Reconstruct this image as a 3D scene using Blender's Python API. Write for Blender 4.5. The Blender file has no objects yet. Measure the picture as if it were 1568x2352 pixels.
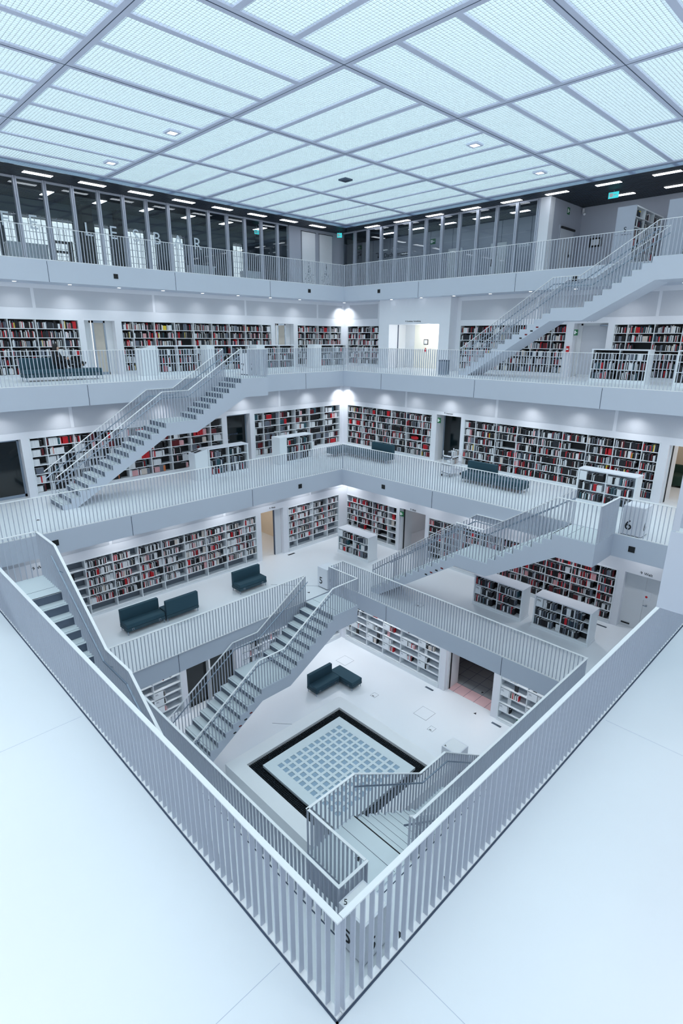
import bpy, bmesh, math, random
from mathutils import Vector, Matrix
random.seed(7)
SC = bpy.context.scene
COL = SC.collection
# ------------------------------------------------------------------ camera
ZC = 11.9                                   # camera height above the lowest floor
cam = bpy.data.cameras.new('camera')
cam.sensor_fit = 'VERTICAL'; cam.sensor_height = 36.0; cam.lens = 1265.99 / 2352 * 36.0
cam.clip_start = 0.05; cam.clip_end = 200
camo = bpy.data.objects.new('camera', cam); COL.objects.link(camo); SC.camera = camo
yaw, pitch, roll = math.pi/4 + 0.0088, 0.3061, 0.0050
FW = Vector((math.cos(yaw)*math.cos(pitch), math.sin(yaw)*math.cos(pitch), -math.sin(pitch)))
RT = Vector((math.sin(yaw), -math.cos(yaw), 0)); UP = RT.cross(FW)
RT, UP = RT*math.cos(roll) + UP*math.sin(roll), UP*math.cos(roll) - RT*math.sin(roll)
camo.matrix_world = Matrix(((RT.x, UP.x, -FW.x, 0), (RT.y, UP.y, -FW.y, 0), (RT.z, UP.z, -FW.z, ZC), (0, 0, 0, 1)))
# ------------------------------------------------------------------ world, exposure, big lights
W = bpy.data.worlds.new('sky'); SC.world = W; W.use_nodes = True
W.node_tree.nodes['Background'].inputs[0].default_value = (0.94, 0.98, 1.0, 1)
W.node_tree.nodes['Background'].inputs[1].default_value = 0.8
SC.view_settings.view_transform = 'Standard'; SC.view_settings.look = 'None'
SC.view_settings.gamma = 1.0; SC.view_settings.exposure = 0.58; SC.view_settings.use_curve_mapping = False
SC.cycles.use_denoising = True; SC.cycles.max_bounces = 8; SC.cycles.diffuse_bounces = 5
SC.cycles.glossy_bounces = 3; SC.cycles.transparent_max_bounces = 8; SC.cycles.caustics_reflective = False
SC.cycles.sample_clamp_indirect = 4.0
CEIL_EMIT = 1.2          # luminous ceiling
SPOT_W = 48.0             # gallery downlights
STRIP_EMIT = 4.5          # strip lamps of the top gallery
# ------------------------------------------------------------------ levels (4 = lowest hall floor, 8 = top gallery)
Z = {4: 0.0, 5: 3.529, 6: 7.232, 7: 10.571, 8: 14.169}
TH = {5: .593, 6: .593, 7: .627, 8: .636}
UF = {5: 12.50, 6: 14.076, 7: 16.872, 8: 19.558}      # far right edge of each void
VF = {5: 12.70, 6: 14.301, 7: 17.101, 8: 19.82}       # far left edge
UN = {5: 4.12, 6: 1.915, 7: -.12}                     # near edges
VN = {5: 4.21, 6: 1.966, 7: -.12}
WU = {4: 14.3, 5: 16.55, 6: 17.8, 7: 20.5}            # far right walls
WV = {4: 14.53, 5: 16.5, 6: 18.04, 7: 20.74}          # far left walls
ZDARK, ZLUM = ZC + 4.95, ZC + 5.09
GU, GV = 21.2, 21.9                                   # glazing planes of the top gallery
RAIL = 0.95
ORD = ['first','second','third','fourth','fifth','sixth','seventh','eighth','ninth','tenth','eleventh','twelfth','thirteenth','fourteenth','fifteenth','sixteenth','seventeenth','eighteenth','nineteenth','twentieth']
def nth(i):
    if i < 20: return ORD[i]
    t = ['twenty','thirty','forty','fifty','sixty','seventy'][(i+1)//10-2]; r = (i+1) % 10
    return t + ('th' if r == 0 else '-' + ORD[r-1])
# ------------------------------------------------------------------ materials
def srgb(r, g, b):
    f = lambda c: (c/255/12.92 if c/255 <= .04045 else ((c/255+.055)/1.055)**2.4)
    return (f(r), f(g), f(b), 1)
MATS = {}
def mat(name, rgb, rough=.5, metal=0, emit=0, var=.04, scale=6.0, spec=.5, ecol=None, bump=0):
    if name in MATS: return MATS[name]
    m = bpy.data.materials.new(name); m.use_nodes = True; nt = m.node_tree; b = nt.nodes['Principled BSDF']
    c = srgb(*rgb)
    if var:
        tc = nt.nodes.new('ShaderNodeTexCoord'); n = nt.nodes.new('ShaderNodeTexNoise'); n.inputs['Scale'].default_value = scale
        n.inputs['Detail'].default_value = 3
        rp = nt.nodes.new('ShaderNodeValToRGB')
        rp.color_ramp.elements[0].color = tuple(x*(1-var) for x in c[:3]) + (1,); rp.color_ramp.elements[1].color = tuple(min(1, x*(1+var)) for x in c[:3]) + (1,)
        nt.links.new(tc.outputs['Object'], n.inputs['Vector']); nt.links.new(n.outputs['Fac'], rp.inputs[0]); nt.links.new(rp.outputs[0], b.inputs['Base Color'])
        if bump:
            bp = nt.nodes.new('ShaderNodeBump'); bp.inputs['Strength'].default_value = bump
            n2 = nt.nodes.new('ShaderNodeTexNoise'); n2.inputs['Scale'].default_value = scale*12
            nt.links.new(tc.outputs['Object'], n2.inputs['Vector']); nt.links.new(n2.outputs['Fac'], bp.inputs['Height']); nt.links.new(bp.outputs[0], b.inputs['Normal'])
    else: b.inputs['Base Color'].default_value = c
    b.inputs['Roughness'].default_value = rough; b.inputs['Metallic'].default_value = metal
    b.inputs['Specular IOR Level'].default_value = spec
    if emit:
        b.inputs['Emission Color'].default_value = srgb(*(ecol or rgb)); b.inputs['Emission Strength'].default_value = emit
    MATS[name] = m; return m
def glass_mat(name, tint=(200, 215, 225), amount=.12, edge=.5):
    m = bpy.data.materials.new(name); m.use_nodes = True; nt = m.node_tree; nt.nodes.clear()
    o = nt.nodes.new('ShaderNodeOutputMaterial'); mx = nt.nodes.new('ShaderNodeMixShader'); t = nt.nodes.new('ShaderNodeBsdfTransparent'); g = nt.nodes.new('ShaderNodeBsdfGlossy')
    g.inputs['Roughness'].default_value = .02; t.inputs[0].default_value = srgb(*tint)
    lw = nt.nodes.new('ShaderNodeLayerWeight'); lw.inputs[0].default_value = .25
    ma = nt.nodes.new('ShaderNodeMath'); ma.operation = 'MULTIPLY_ADD'; ma.inputs[1].default_value = edge; ma.inputs[2].default_value = amount
    nt.links.new(lw.outputs['Fresnel'], ma.inputs[0]); nt.links.new(ma.outputs[0], mx.inputs[0]); nt.links.new(t.outputs[0], mx.inputs[1]); nt.links.new(g.outputs[0], mx.inputs[2]); nt.links.new(mx.outputs[0], o.inputs[0])
    MATS[name] = m; return m
M_FLOOR = mat('floor_resin', (236, 241, 246), .32, var=.012, scale=1.2)
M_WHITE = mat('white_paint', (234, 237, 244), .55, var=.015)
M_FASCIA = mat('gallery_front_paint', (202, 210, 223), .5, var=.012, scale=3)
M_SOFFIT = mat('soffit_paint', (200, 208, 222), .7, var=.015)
M_DIMW = mat('dimmed_gallery_paint', (172, 178, 192), .8, var=.02)  # dim light of the top gallery painted into its walls and end panels
M_PANEL = mat('acoustic_panel', (202, 206, 214), .8, var=.05, scale=60)
M_RAIL = mat('rail_paint_shaded', (198, 204, 216), .4, var=.01)  # balusters: shade on the upright faces painted in, darker than their handrail
M_HAND = mat('brightened_white', (246, 248, 250), .35, var=.01)  # handrails: top-lit brightness painted in; plain white on bench and map plates
M_CASE = mat('shelf_lacquer', (232, 238, 243), .45, var=.01)
M_BACKSHADE = mat('shaded_back_panel', (16, 22, 28), .7, var=.05)  # shade inside the shelves painted into the back panel colour
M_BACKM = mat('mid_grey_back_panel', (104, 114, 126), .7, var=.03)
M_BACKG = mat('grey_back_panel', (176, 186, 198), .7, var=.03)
M_RISER = mat('riser_steel', (98, 110, 128), .4, var=.03)
M_TREAD = mat('tread_resin', (220, 230, 234), .35, var=.012)
M_JOINT = mat('joint_shadow_gap', (70, 84, 104), .8, var=.03)
M_BLACK = mat('black_mat', (12, 16, 20), .6, var=.05)
M_TEXT = mat('black_lettering', (18, 24, 32), .7, var=.02)
M_STEEL = mat('brushed_steel', (150, 164, 180), .3, .8, var=.05, scale=30)
M_ALU = mat('mullion_aluminium', (186, 192, 206), .4, .3, var=.02)
M_TEAL = mat('teal_upholstery', (42, 74, 88), .85, var=.10, scale=90, bump=.15)
M_TEALD = mat('teal_base', (46, 72, 84), .8, var=.06, scale=60)
M_DARKC = mat('dark_ceiling_slat', (32, 44, 56), .5, var=.1, scale=3)
M_DARKV = mat('ceiling_void', (8, 14, 20), .8, var=.05)
M_TRIM = mat('polished_trim', (176, 190, 208), .12, .9, var=.02)
M_BEAM = mat('ceiling_beam_paint', (205, 212, 232), .5, var=.02)
M_DGLASS = mat('dark_glass', (6, 18, 22), .08, var=.03, spec=.6)
M_WOOD = mat('pale_wood', (200, 193, 182), .55, var=.08, scale=9)
M_DOOR = mat('door_white', (224, 228, 232), .5, var=.01)
M_CREAM = mat('cream_door', (248, 246, 234), .5, var=.01)
M_GREEN = mat('dark_green_sofa', (18, 52, 44), .8, var=.06, scale=60)
M_PAPER = mat('paper', (226, 230, 236), .8, var=.02)
M_SIGN = mat('exit_sign_teal', (60, 200, 205), .5, var=.0, emit=.6)
M_SIGNG = mat('escape_sign_green', (30, 110, 66), .5, var=.02)
M_WSIGN = mat('white_pictogram', (240, 246, 246), .5, var=.0)
M_GRATE = mat('black_grating', (14, 26, 34), .45, .4, var=.1, scale=20)
M_GBLK = mat('glass_block', (160, 184, 204), .12, var=.10, scale=3)
M_SLAB = mat('skylight_slab', (226, 236, 240), .4, var=.015)
M_RED = mat('red_plastic', (205, 16, 30), .4, var=.04)
M_SKIN = mat('skin', (206, 170, 150), .6, var=.03)
M_HAIR = mat('dark_hair', (24, 22, 24), .6, var=.15, scale=60)
M_CLOTH = mat('black_clothing', (16, 20, 26), .9, var=.1, scale=40)
M_PINK = mat('pink_tile', (226, 190, 194), .4, var=.06, scale=2)
M_TILE = mat('grey_tile', (150, 158, 164), .4, var=.08, scale=2)
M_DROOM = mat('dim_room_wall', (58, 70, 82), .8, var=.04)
M_BEIGE = mat('beige_wall', (222, 210, 192), .7, var=.03)
M_STRIP = mat('strip_lamp', (250, 252, 255), .5, var=0, emit=STRIP_EMIT, ecol=(240, 246, 255))
M_SPOT = mat('spot_lens', (255, 255, 255), .5, var=0, emit=3.0, ecol=(240, 248, 255))
M_FROST = mat('frosted_lettering', (205, 218, 228), .7, var=.02)
M_GLASS = glass_mat('clear_glass', (244, 249, 251), .03, .35)
BOOKC = {'black': (14, 16, 22), 'white': (226, 230, 234), 'red': (196, 22, 36), 'dark red': (96, 14, 26), 'grey': (108, 116, 130), 'pink': (222, 168, 172),
         'dark blue': (28, 44, 64), 'teal': (44, 86, 98), 'yellow': (222, 196, 60), 'cream': (214, 204, 196), 'dark grey': (34, 38, 46), 'green': (40, 110, 60), 'orange': (214, 120, 60)}
BM = {k: mat('book_cover_' + k.replace(' ', '_'), v, .55, var=.06, scale=25) for k, v in BOOKC.items()}
# ------------------------------------------------------------------ mesh helpers
def idt(a, b, c): return (a, b, c)
class MB:
    def __init__(s, T=idt): s.v = []; s.f = []; s.m = []; s.mats = []; s.T = T
    def mi(s, m):
        if m not in s.mats: s.mats.append(m)
        return s.mats.index(m)
    def add(s, vs, fs, m):
        n = len(s.v); s.v += [s.T(*p) for p in vs]; k = s.mi(m)
        for f in fs: s.f.append([i+n for i in f]); s.m.append(k)
        return s
    def box(s, a0, a1, b0, b1, c0, c1, m, bev=0):
        if bev:
            bm = bmesh.new(); bmesh.ops.create_cube(bm, size=1)
            for v in bm.verts: v.co = Vector(((a0+a1)/2+v.co.x*(a1-a0), (b0+b1)/2+v.co.y*(b1-b0), (c0+c1)/2+v.co.z*(c1-c0)))
            bmesh.ops.bevel(bm, geom=bm.edges[:], offset=bev, segments=2, affect='EDGES', profile=.6)
            bm.verts.index_update(); s.add([tuple(v.co) for v in bm.verts], [[v.index for v in f.verts] for f in bm.faces], m); bm.free(); return s
        return s.add([(a0,b0,c0),(a1,b0,c0),(a1,b1,c0),(a0,b1,c0),(a0,b0,c1),(a1,b0,c1),(a1,b1,c1),(a0,b1,c1)],
                     [(0,3,2,1),(4,5,6,7),(0,1,5,4),(1,2,6,5),(2,3,7,6),(3,0,4,7)], m)
    def prism(s, poly, c0, c1, m, axis='z'):
        n = len(poly)
        if axis == 'z': vs = [(a, b, c0) for a, b in poly] + [(a, b, c1) for a, b in poly]
        elif axis == 'y': vs = [(a, c0, b) for a, b in poly] + [(a, c1, b) for a, b in poly]
        else: vs = [(c0, a, b) for a, b in poly] + [(c1, a, b) for a, b in poly]
        return s.add(vs, [list(range(n))[::-1], list(range(n, 2*n))] + [[i, (i+1) % n, n+(i+1) % n, n+i] for i in range(n)], m)
    def bar(s, p, q, w, h, m):
        p, q = Vector(s.T(*p)), Vector(s.T(*q)); d = (q-p)
        if d.length < 1e-6: return s
        d.normalize(); x = d.cross(Vector((0, 0, 1)))
        if x.length < 1e-4: x = Vector((1, 0, 0))
        x.normalize(); y = x.cross(d); n = len(s.v); k = s.mi(m)
        for e in (p, q):
            for a, b in ((-1,-1),(1,-1),(1,1),(-1,1)): s.v.append(tuple(e + x*a*w/2 + y*b*h/2))
        for f in ((0,1,2,3),(7,6,5,4),(0,4,5,1),(1,5,6,2),(2,6,7,3),(3,7,4,0)): s.f.append([i+n for i in f]); s.m.append(k)
        return s
    def cyl(s, p, q, r0, r1, m, n=10):
        p, q = Vector(s.T(*p)), Vector(s.T(*q)); d = (q-p).normalized(); x = d.orthogonal().normalized(); y = d.cross(x); b = len(s.v); k = s.mi(m)
        for e, r in ((p, r0), (q, r1)):
            for i in range(n): a = 2*math.pi*i/n; s.v.append(tuple(e + (x*math.cos(a)+y*math.sin(a))*r))
        for i in range(n): s.f.append([b+i, b+(i+1) % n, b+n+(i+1) % n, b+n+i]); s.m.append(k)
        s.f.append([b+i for i in range(n)][::-1]); s.f.append([b+n+i for i in range(n)]); s.m += [k, k]
        return s
    def build(s, name, parent=None, smooth=False):
        me = bpy.data.meshes.new(name); off = Vector(parent['_o']) if parent is not None and '_o' in parent else Vector((0, 0, 0))
        me.from_pydata([tuple(Vector(v)-off) for v in s.v], [], s.f)
        for m in s.mats: me.materials.append(m)
        me.polygons.foreach_set('material_index', s.m)
        if smooth: me.polygons.foreach_set('use_smooth', [True]*len(s.f))
        bm = bmesh.new(); bm.from_mesh(me); bmesh.ops.recalc_face_normals(bm, faces=bm.faces[:]); bm.to_mesh(me); bm.free()
        o = bpy.data.objects.new(name, me); COL.objects.link(o)
        if parent is not None:
            o.parent = parent
            if '_o' in parent: o['_o'] = list(parent['_o'])
        return o
def tag(o, label=None, cat=None, group=None, kind=None):
    if label: o['label'] = label
    if cat: o['category'] = cat
    if group: o['group'] = group
    if kind: o['kind'] = kind
    return o
def thing(name, loc, label, cat, group=None):
    o = bpy.data.objects.new(name, None); COL.objects.link(o); o.location = loc; o['_o'] = list(loc)
    o.empty_display_size = .1
    return tag(o, label, cat, group)
def struct(mb, name): return tag(mb.build(name), kind='structure')
def text(name, body, size, loc, right, up, m, parent=None, ext=.003, align='CENTER'):
    """flat raised lettering as a mesh"""
    c = bpy.data.curves.new(name, 'FONT'); c.body = body; c.size = size; c.extrude = ext; c.align_x = align; c.align_y = 'CENTER'; c.resolution_u = 3
    tmp = bpy.data.objects.new('lettering_outline', c); COL.objects.link(tmp)
    me = bpy.data.meshes.new_from_object(tmp.evaluated_get(bpy.context.evaluated_depsgraph_get())); bpy.data.objects.remove(tmp); bpy.data.curves.remove(c)
    me.name = name; me.materials.clear(); me.materials.append(m)
    r = Vector(right).normalized(); u = Vector(up).normalized(); n = r.cross(u)
    o = bpy.data.objects.new(name, me); COL.objects.link(o)
    off = Vector(parent['_o']) if parent is not None else Vector((0, 0, 0)); l = Vector(loc)-off
    o.matrix_local = Matrix(((r.x, u.x, n.x, l.x), (r.y, u.y, n.y, l.y), (r.z, u.z, n.z, l.z), (0, 0, 0, 1)))
    if parent is not None: o.parent = parent
    return o
# wall frames: s runs along the wall, d goes INTO the wall, z up
def TL(v0): return lambda s, d, z: (s, v0+d, z)
def TR(u0): return lambda s, d, z: (u0+d, s, z)
# ------------------------------------------------------------------ floors (gallery slabs with the square void cut out)
def ring(level, u0, u1, v0, v1, U0, U1, V0, V1):
    """slab around the void u0..u1 x v0..v1, outer U0..U1 x V0..V1; one mesh with floor, front and soffit materials"""
    z1, z0 = Z[level], Z[level]-TH[level]
    mb = MB()
    inn = [(u0, v0), (u1, v0), (u1, v1), (u0, v1)]; out = [(U0, V0), (U1, V0), (U1, V1), (U0, V1)]
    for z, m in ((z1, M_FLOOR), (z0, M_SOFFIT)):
        mb.add([(x, y, z) for x, y in inn] + [(x, y, z) for x, y in out], [(i, (i+1) % 4, 4+(i+1) % 4, 4+i) for i in range(4)], m)
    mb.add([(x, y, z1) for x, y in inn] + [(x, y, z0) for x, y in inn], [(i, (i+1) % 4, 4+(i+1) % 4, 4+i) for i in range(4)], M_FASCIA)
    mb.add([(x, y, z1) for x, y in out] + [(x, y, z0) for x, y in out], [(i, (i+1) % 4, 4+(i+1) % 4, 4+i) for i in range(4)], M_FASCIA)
    return struct(mb, 'floor')
f4 = MB(); f4.box(1.9, 18.5, 1.9, 18.5, -.3, 0, M_FLOOR); struct(f4, 'floor')
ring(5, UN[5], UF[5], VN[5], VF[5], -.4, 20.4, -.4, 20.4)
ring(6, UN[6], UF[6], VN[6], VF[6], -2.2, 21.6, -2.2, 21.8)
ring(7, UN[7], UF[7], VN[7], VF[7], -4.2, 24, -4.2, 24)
f8 = MB()
for (a0, a1, b0, b1) in ((UF[8], 29, -3, VF[8]), (-3, 29, VF[8], 29)):
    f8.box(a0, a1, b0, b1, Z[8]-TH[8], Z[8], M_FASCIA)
f8.add([(UF[8], -3, Z[8]+.002), (29, -3, Z[8]+.002), (29, 29, Z[8]+.002), (-3, 29, Z[8]+.002), (-3, VF[8], Z[8]+.002), (UF[8], VF[8], Z[8]+.002)], [(0, 1, 2, 5), (5, 2, 3, 4)], M_FLOOR)
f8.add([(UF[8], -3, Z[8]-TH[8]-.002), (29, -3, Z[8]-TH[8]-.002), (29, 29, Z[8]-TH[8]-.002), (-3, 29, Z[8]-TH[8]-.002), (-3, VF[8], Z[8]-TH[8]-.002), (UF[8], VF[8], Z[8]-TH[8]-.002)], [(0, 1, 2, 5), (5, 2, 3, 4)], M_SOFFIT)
struct(f8, 'floor')
# near-side walls of the lower storeys (behind the viewer's field of view, they close the hall)
def near_wall(level, a, zt):
    mb = MB(); mb.box(a-.2, a, a, 16, Z[level], zt, M_WHITE); struct(mb, 'wall_near_left')
    mb = MB(); mb.box(a, 16, a-.2, a, Z[level], zt, M_WHITE); struct(mb, 'wall_near_right')
near_wall(4, 2.2, Z[5]-TH[5]); near_wall(5, .1, Z[6]-TH[6]); near_wall(6, -1.9, Z[7]-TH[7])
# ------------------------------------------------------------------ far walls with their openings
def wall(name, T, s0, s1, z0, z1, ops, m=M_WHITE, th=.22):
    ss = sorted({s0, s1} | {min(max(x, s0), s1) for o in ops for x in o[:2]}); zs = sorted({z0, z1} | {min(max(x, z0), z1) for o in ops for x in o[2:4]})
    mb = MB(T)
    for a, b in zip(ss, ss[1:]):
        for c, d in zip(zs, zs[1:]):
            if b-a < 1e-5 or d-c < 1e-5: continue
            if any(o[0] < (a+b)/2 < o[1] and o[2] < (c+d)/2 < o[3] for o in ops): continue
            mb.box(a, b, 0, th, c, d, m)
    return struct(mb, name)
def o4(s0, s1, z0, z1, L): return (s0, s1, Z[L]+z0, Z[L]+z1)
# bookcase openings: (edges of the bays, bottom, top) relative to the floor
CASES = []
def case(key, side, L, edges, zb, zt, **k): CASES.append(dict(key=key, side=side, L=L, e=edges, zb=zb, zt=zt, **k))
def bays(a, first, n, w, last=0):
    e = [a]
    if first: e.append(a+first)
    for _ in range(n): e.append(e[-1]+w)
    if last: e.append(e[-1]+last)
    return e
case('A', 'L', 7, [3.72, 4.56, 5.40, 6.23, 7.07, 7.58], .12, 1.86, style='dense', nick='bookcase behind the seated person', back=M_BACKSHADE)
case('B', 'L', 7, [9.1, 9.54, 10.39, 11.23, 12.05, 12.89, 13.73, 14.56, 15.41, 15.92], .12, 1.86, style='dense', nick='long left bookcase, second-highest gallery', back=M_BACKSHADE)
case('C', 'L', 7, [17.45, 17.92, 18.76, 19.58, 20.28], .12, 1.87, style='dense', nick='left corner bookcase, second-highest gallery', back=M_BACKSHADE)
case('D', 'R', 7, [18.4, 18.93, 19.78, 20.46], .12, 1.87, style='dense', nick='bookcase left of the cream doors', back=M_BACKSHADE)
case('E', 'R', 7, [9.31, 9.85, 10.65, 11.46, 12.28, 13.11, 13.83], .12, 1.83, style='dense', nick='bookcase behind the top-right stairs', back=M_BACKSHADE)
case('F', 'R', 7, [3.9, 4.73, 5.55, 6.38, 7.21, 7.64], .12, 1.8, style='dense', nick='bookcase right of the grey door', back=M_BACKSHADE)
case('G', 'L', 6, [4.75, 5.20, 6.02, 6.84, 7.66, 8.48, 9.26, 10.05, 10.88, 11.38], .11, 1.77, style='sets', nick='bookcase behind the open stairs', back=M_BACKSHADE)
case('H', 'L', 6, [12.87, 13.32, 14.13, 14.97, 15.78, 16.63, 17.57], .11, 1.79, style='sets', nick='left corner bookcase, middle gallery', back=M_BACKSHADE)
case('I', 'R', 6, [13.07, 13.53, 14.36, 15.18, 16.01, 16.85, 17.74], .10, 1.79, style='dense6', nick='right corner bookcase, middle gallery', back=M_BACKSHADE)
case('J', 'R', 6, [4.87, 5.33, 6.15, 6.97, 7.78, 8.61, 9.41, 10.23, 11.08, 11.55], .08, 1.77, style='dense6', nick='long right bookcase, middle gallery', back=M_BACKSHADE)
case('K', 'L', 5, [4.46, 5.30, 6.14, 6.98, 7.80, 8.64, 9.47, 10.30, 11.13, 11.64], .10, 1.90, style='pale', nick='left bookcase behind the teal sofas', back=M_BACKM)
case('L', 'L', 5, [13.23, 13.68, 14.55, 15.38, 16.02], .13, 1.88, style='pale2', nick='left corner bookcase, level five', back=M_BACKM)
case('M', 'R', 5, [13.65, 14.12, 14.99, 15.86, 16.5], .14, 1.80, style='mid', nick='right corner bookcase, level five', back=M_BACKSHADE)
case('N', 'R', 5, [5.07, 5.55, 6.39, 7.25, 8.07, 8.89, 9.72, 10.55, 11.36, 12.02], .12, 1.78, style='darkred', nick='bookcase behind the numbered shelves', back=M_BACKSHADE)
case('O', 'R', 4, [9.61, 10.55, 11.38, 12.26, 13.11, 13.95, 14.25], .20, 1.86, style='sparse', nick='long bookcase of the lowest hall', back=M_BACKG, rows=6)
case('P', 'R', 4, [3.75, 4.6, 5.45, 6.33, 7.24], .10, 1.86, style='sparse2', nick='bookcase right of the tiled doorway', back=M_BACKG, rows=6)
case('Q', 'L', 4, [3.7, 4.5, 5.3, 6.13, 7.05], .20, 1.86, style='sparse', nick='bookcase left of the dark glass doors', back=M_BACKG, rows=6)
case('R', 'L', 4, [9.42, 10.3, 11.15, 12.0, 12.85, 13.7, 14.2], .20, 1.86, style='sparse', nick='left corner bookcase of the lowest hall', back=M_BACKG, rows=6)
DOORS = {(7, 'L'): [(7.79, 8.86, 0, 1.87), (16.13, 17.22, 0, 1.93)], (7, 'R'): [(7.86, 9.04, 0, 1.86), (14.57, 17.34, 0, 1.91)],
         (6, 'L'): [(2.6, 4.52, 0, 1.78), (11.6, 12.66, 0, 1.83)], (6, 'R'): [(11.72, 12.84, 0, 1.84), (2.9, 4.62, 0, 1.76)],
         (5, 'L'): [(2.9, 4.18, 0, 1.76), (11.88, 12.97, 0, 1.95)], (5, 'R'): [(12.2, 13.5, 0, 1.85), (3.71, 4.84, 0, 1.81)],
         (4, 'L'): [(7.27, 9.18, 0, 1.9)], (4, 'R'): [(7.5, 9.35, 0, 1.9)]}
def frame_of(L, side): return TL(WV[L]) if side == 'L' else TR(WU[L])
for L in (7, 6, 5, 4):
    zt = Z[L+1]-TH[L+1]
    for side in 'LR':
        ops = [o4(*d, L) for d in DOORS[(L, side)]]
        for c in CASES:
            if c['L'] == L and c['side'] == side: ops.append(o4(c['e'][0]-.02, c['e'][-1]+.02, c['zb']-.02, c['zt']+.02, L))
        end = (WU if side == 'L' else WV)[L]
        wall('wall_left' if side == 'L' else 'wall_right', frame_of(L, side), -.3 if L < 6 else 0, end+.22, Z[L], zt, ops)
# acoustic panels above the bookcases
for L, side, cuts, z0, z1 in ((7, 'L', [2.1, 6.26, 10.43, 14.58, 18.7, 20.4], 2.22, 2.82), (7, 'R', [2.2, 6.36, 10.5, 13.9], 2.05, 2.80), (7, 'R', [18.45, 20.4], 2.2, 2.85),
                              (6, 'L', [1.9, 6.02, 10.08, 14.15, 17.65], 1.98, 2.68), (6, 'R', [2.05, 6.2, 10.27, 14.4, 17.65], 1.98, 2.68),
                              (5, 'L', [2.0, 6.14, 10.28, 14.4, 16.4], 2.2, 3.05), (5, 'R', [2.2, 6.3, 10.45, 14.6, 16.4], 2.2, 3.05)):
    for a, b in zip(cuts, cuts[1:]):
        mb = MB(frame_of(L, side)); mb.box(a+.05, b-.05, -.006, .01, Z[L]+z0, Z[L]+z1, M_PANEL); struct(mb, 'wall_left_panel' if side == 'L' else 'wall_right_panel')
# joints in the gallery fronts
jm = MB()
for L, ss in ((8, [6.54, 10.9, 15.23]), (7, [2.1, 6.28, 10.5, 14.77]), (6, [1.95, 5.96, 10.0]), (5, [6.16, 10.4])):
    for s in ss: jm.box(s-.008, s+.008, VF[L]-.003, VF[L]+.01, Z[L]-TH[L], Z[L]-.03, M_JOINT)
for L, ss in ((8, [15.41, 10.99, 6.6]), (7, [14.96, 10.67, 6.38]), (6, [10.16, 6.0]), (5, [10.6, 6.37])):
    for s in ss: jm.box(UF[L]-.003, UF[L]+.01, s-.008, s+.008, Z[L]-TH[L], Z[L]-.03, M_JOINT)
struct(jm, 'trim_front_joints')
# shadow gap and kerb along the near edges
for L in (6, 5):
    gm = MB(); g0, g1 = .072, .056
    u0, u1, v0, v1 = UN[L], UF[L], VN[L], VF[L]
    gm.box(u0-g0, u0-g1, v0-g0, v1, Z[L]+.001, Z[L]+.004, M_JOINT); gm.box(u0-g0, u1, v0-g0, v0-g1, Z[L]+.001, Z[L]+.004, M_JOINT)
    struct(gm, 'trim_shadow_gap')
sm = MB()
zf = Z[6]+.0015
sm.box(UN[6]-.069, UN[6]-.059, -1.9, VN[6]-.07, Z[6], zf, M_JOINT)
for a in (1.2, 5.3, 9.4): sm.box(-1.9, UN[6]-.11, a+1.3-.0022, a+1.3+.0022, Z[6], zf, M_SOFFIT); sm.box(a+1.3-.0022, a+1.3+.0022, -1.9, VN[6]-.11, Z[6], zf, M_SOFFIT)
sm.bar((10.75, 14.5, Z[5]+.001), (12.4, 12.7, Z[5]+.001), .012, .002, M_JOINT)
sm.bar((8.9, 12.2, .001), (9.7, 11.3, .001), .012, .002, M_JOINT)
struct(sm, 'trim_floor_joints')
# protruding wall block on the right of the second-highest gallery
wall('wall_right', TR(20.0), 14.05, 17.95, Z[7], Z[8]-TH[8], [o4(14.57, 17.34, 0, 1.91, 7)], M_WHITE, .1)
pb = MB(); pb.box(20.1, 20.5, 14.05, 14.13, Z[7], Z[8]-TH[8], M_WHITE); pb.box(20.1, 20.5, 17.87, 17.95, Z[7], Z[8]-TH[8], M_WHITE); pb.box(20.101, 20.499, 14.5, 14.569, Z[7], Z[7]+1.91, M_WHITE); pb.box(20.101, 20.499, 17.341, 17.4, Z[7], Z[7]+1.91, M_WHITE); pb.box(20.101, 20.499, 14.5, 17.4, Z[7]+1.911, Z[7]+1.97, M_WHITE); struct(pb, 'wall_right_return')
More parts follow.
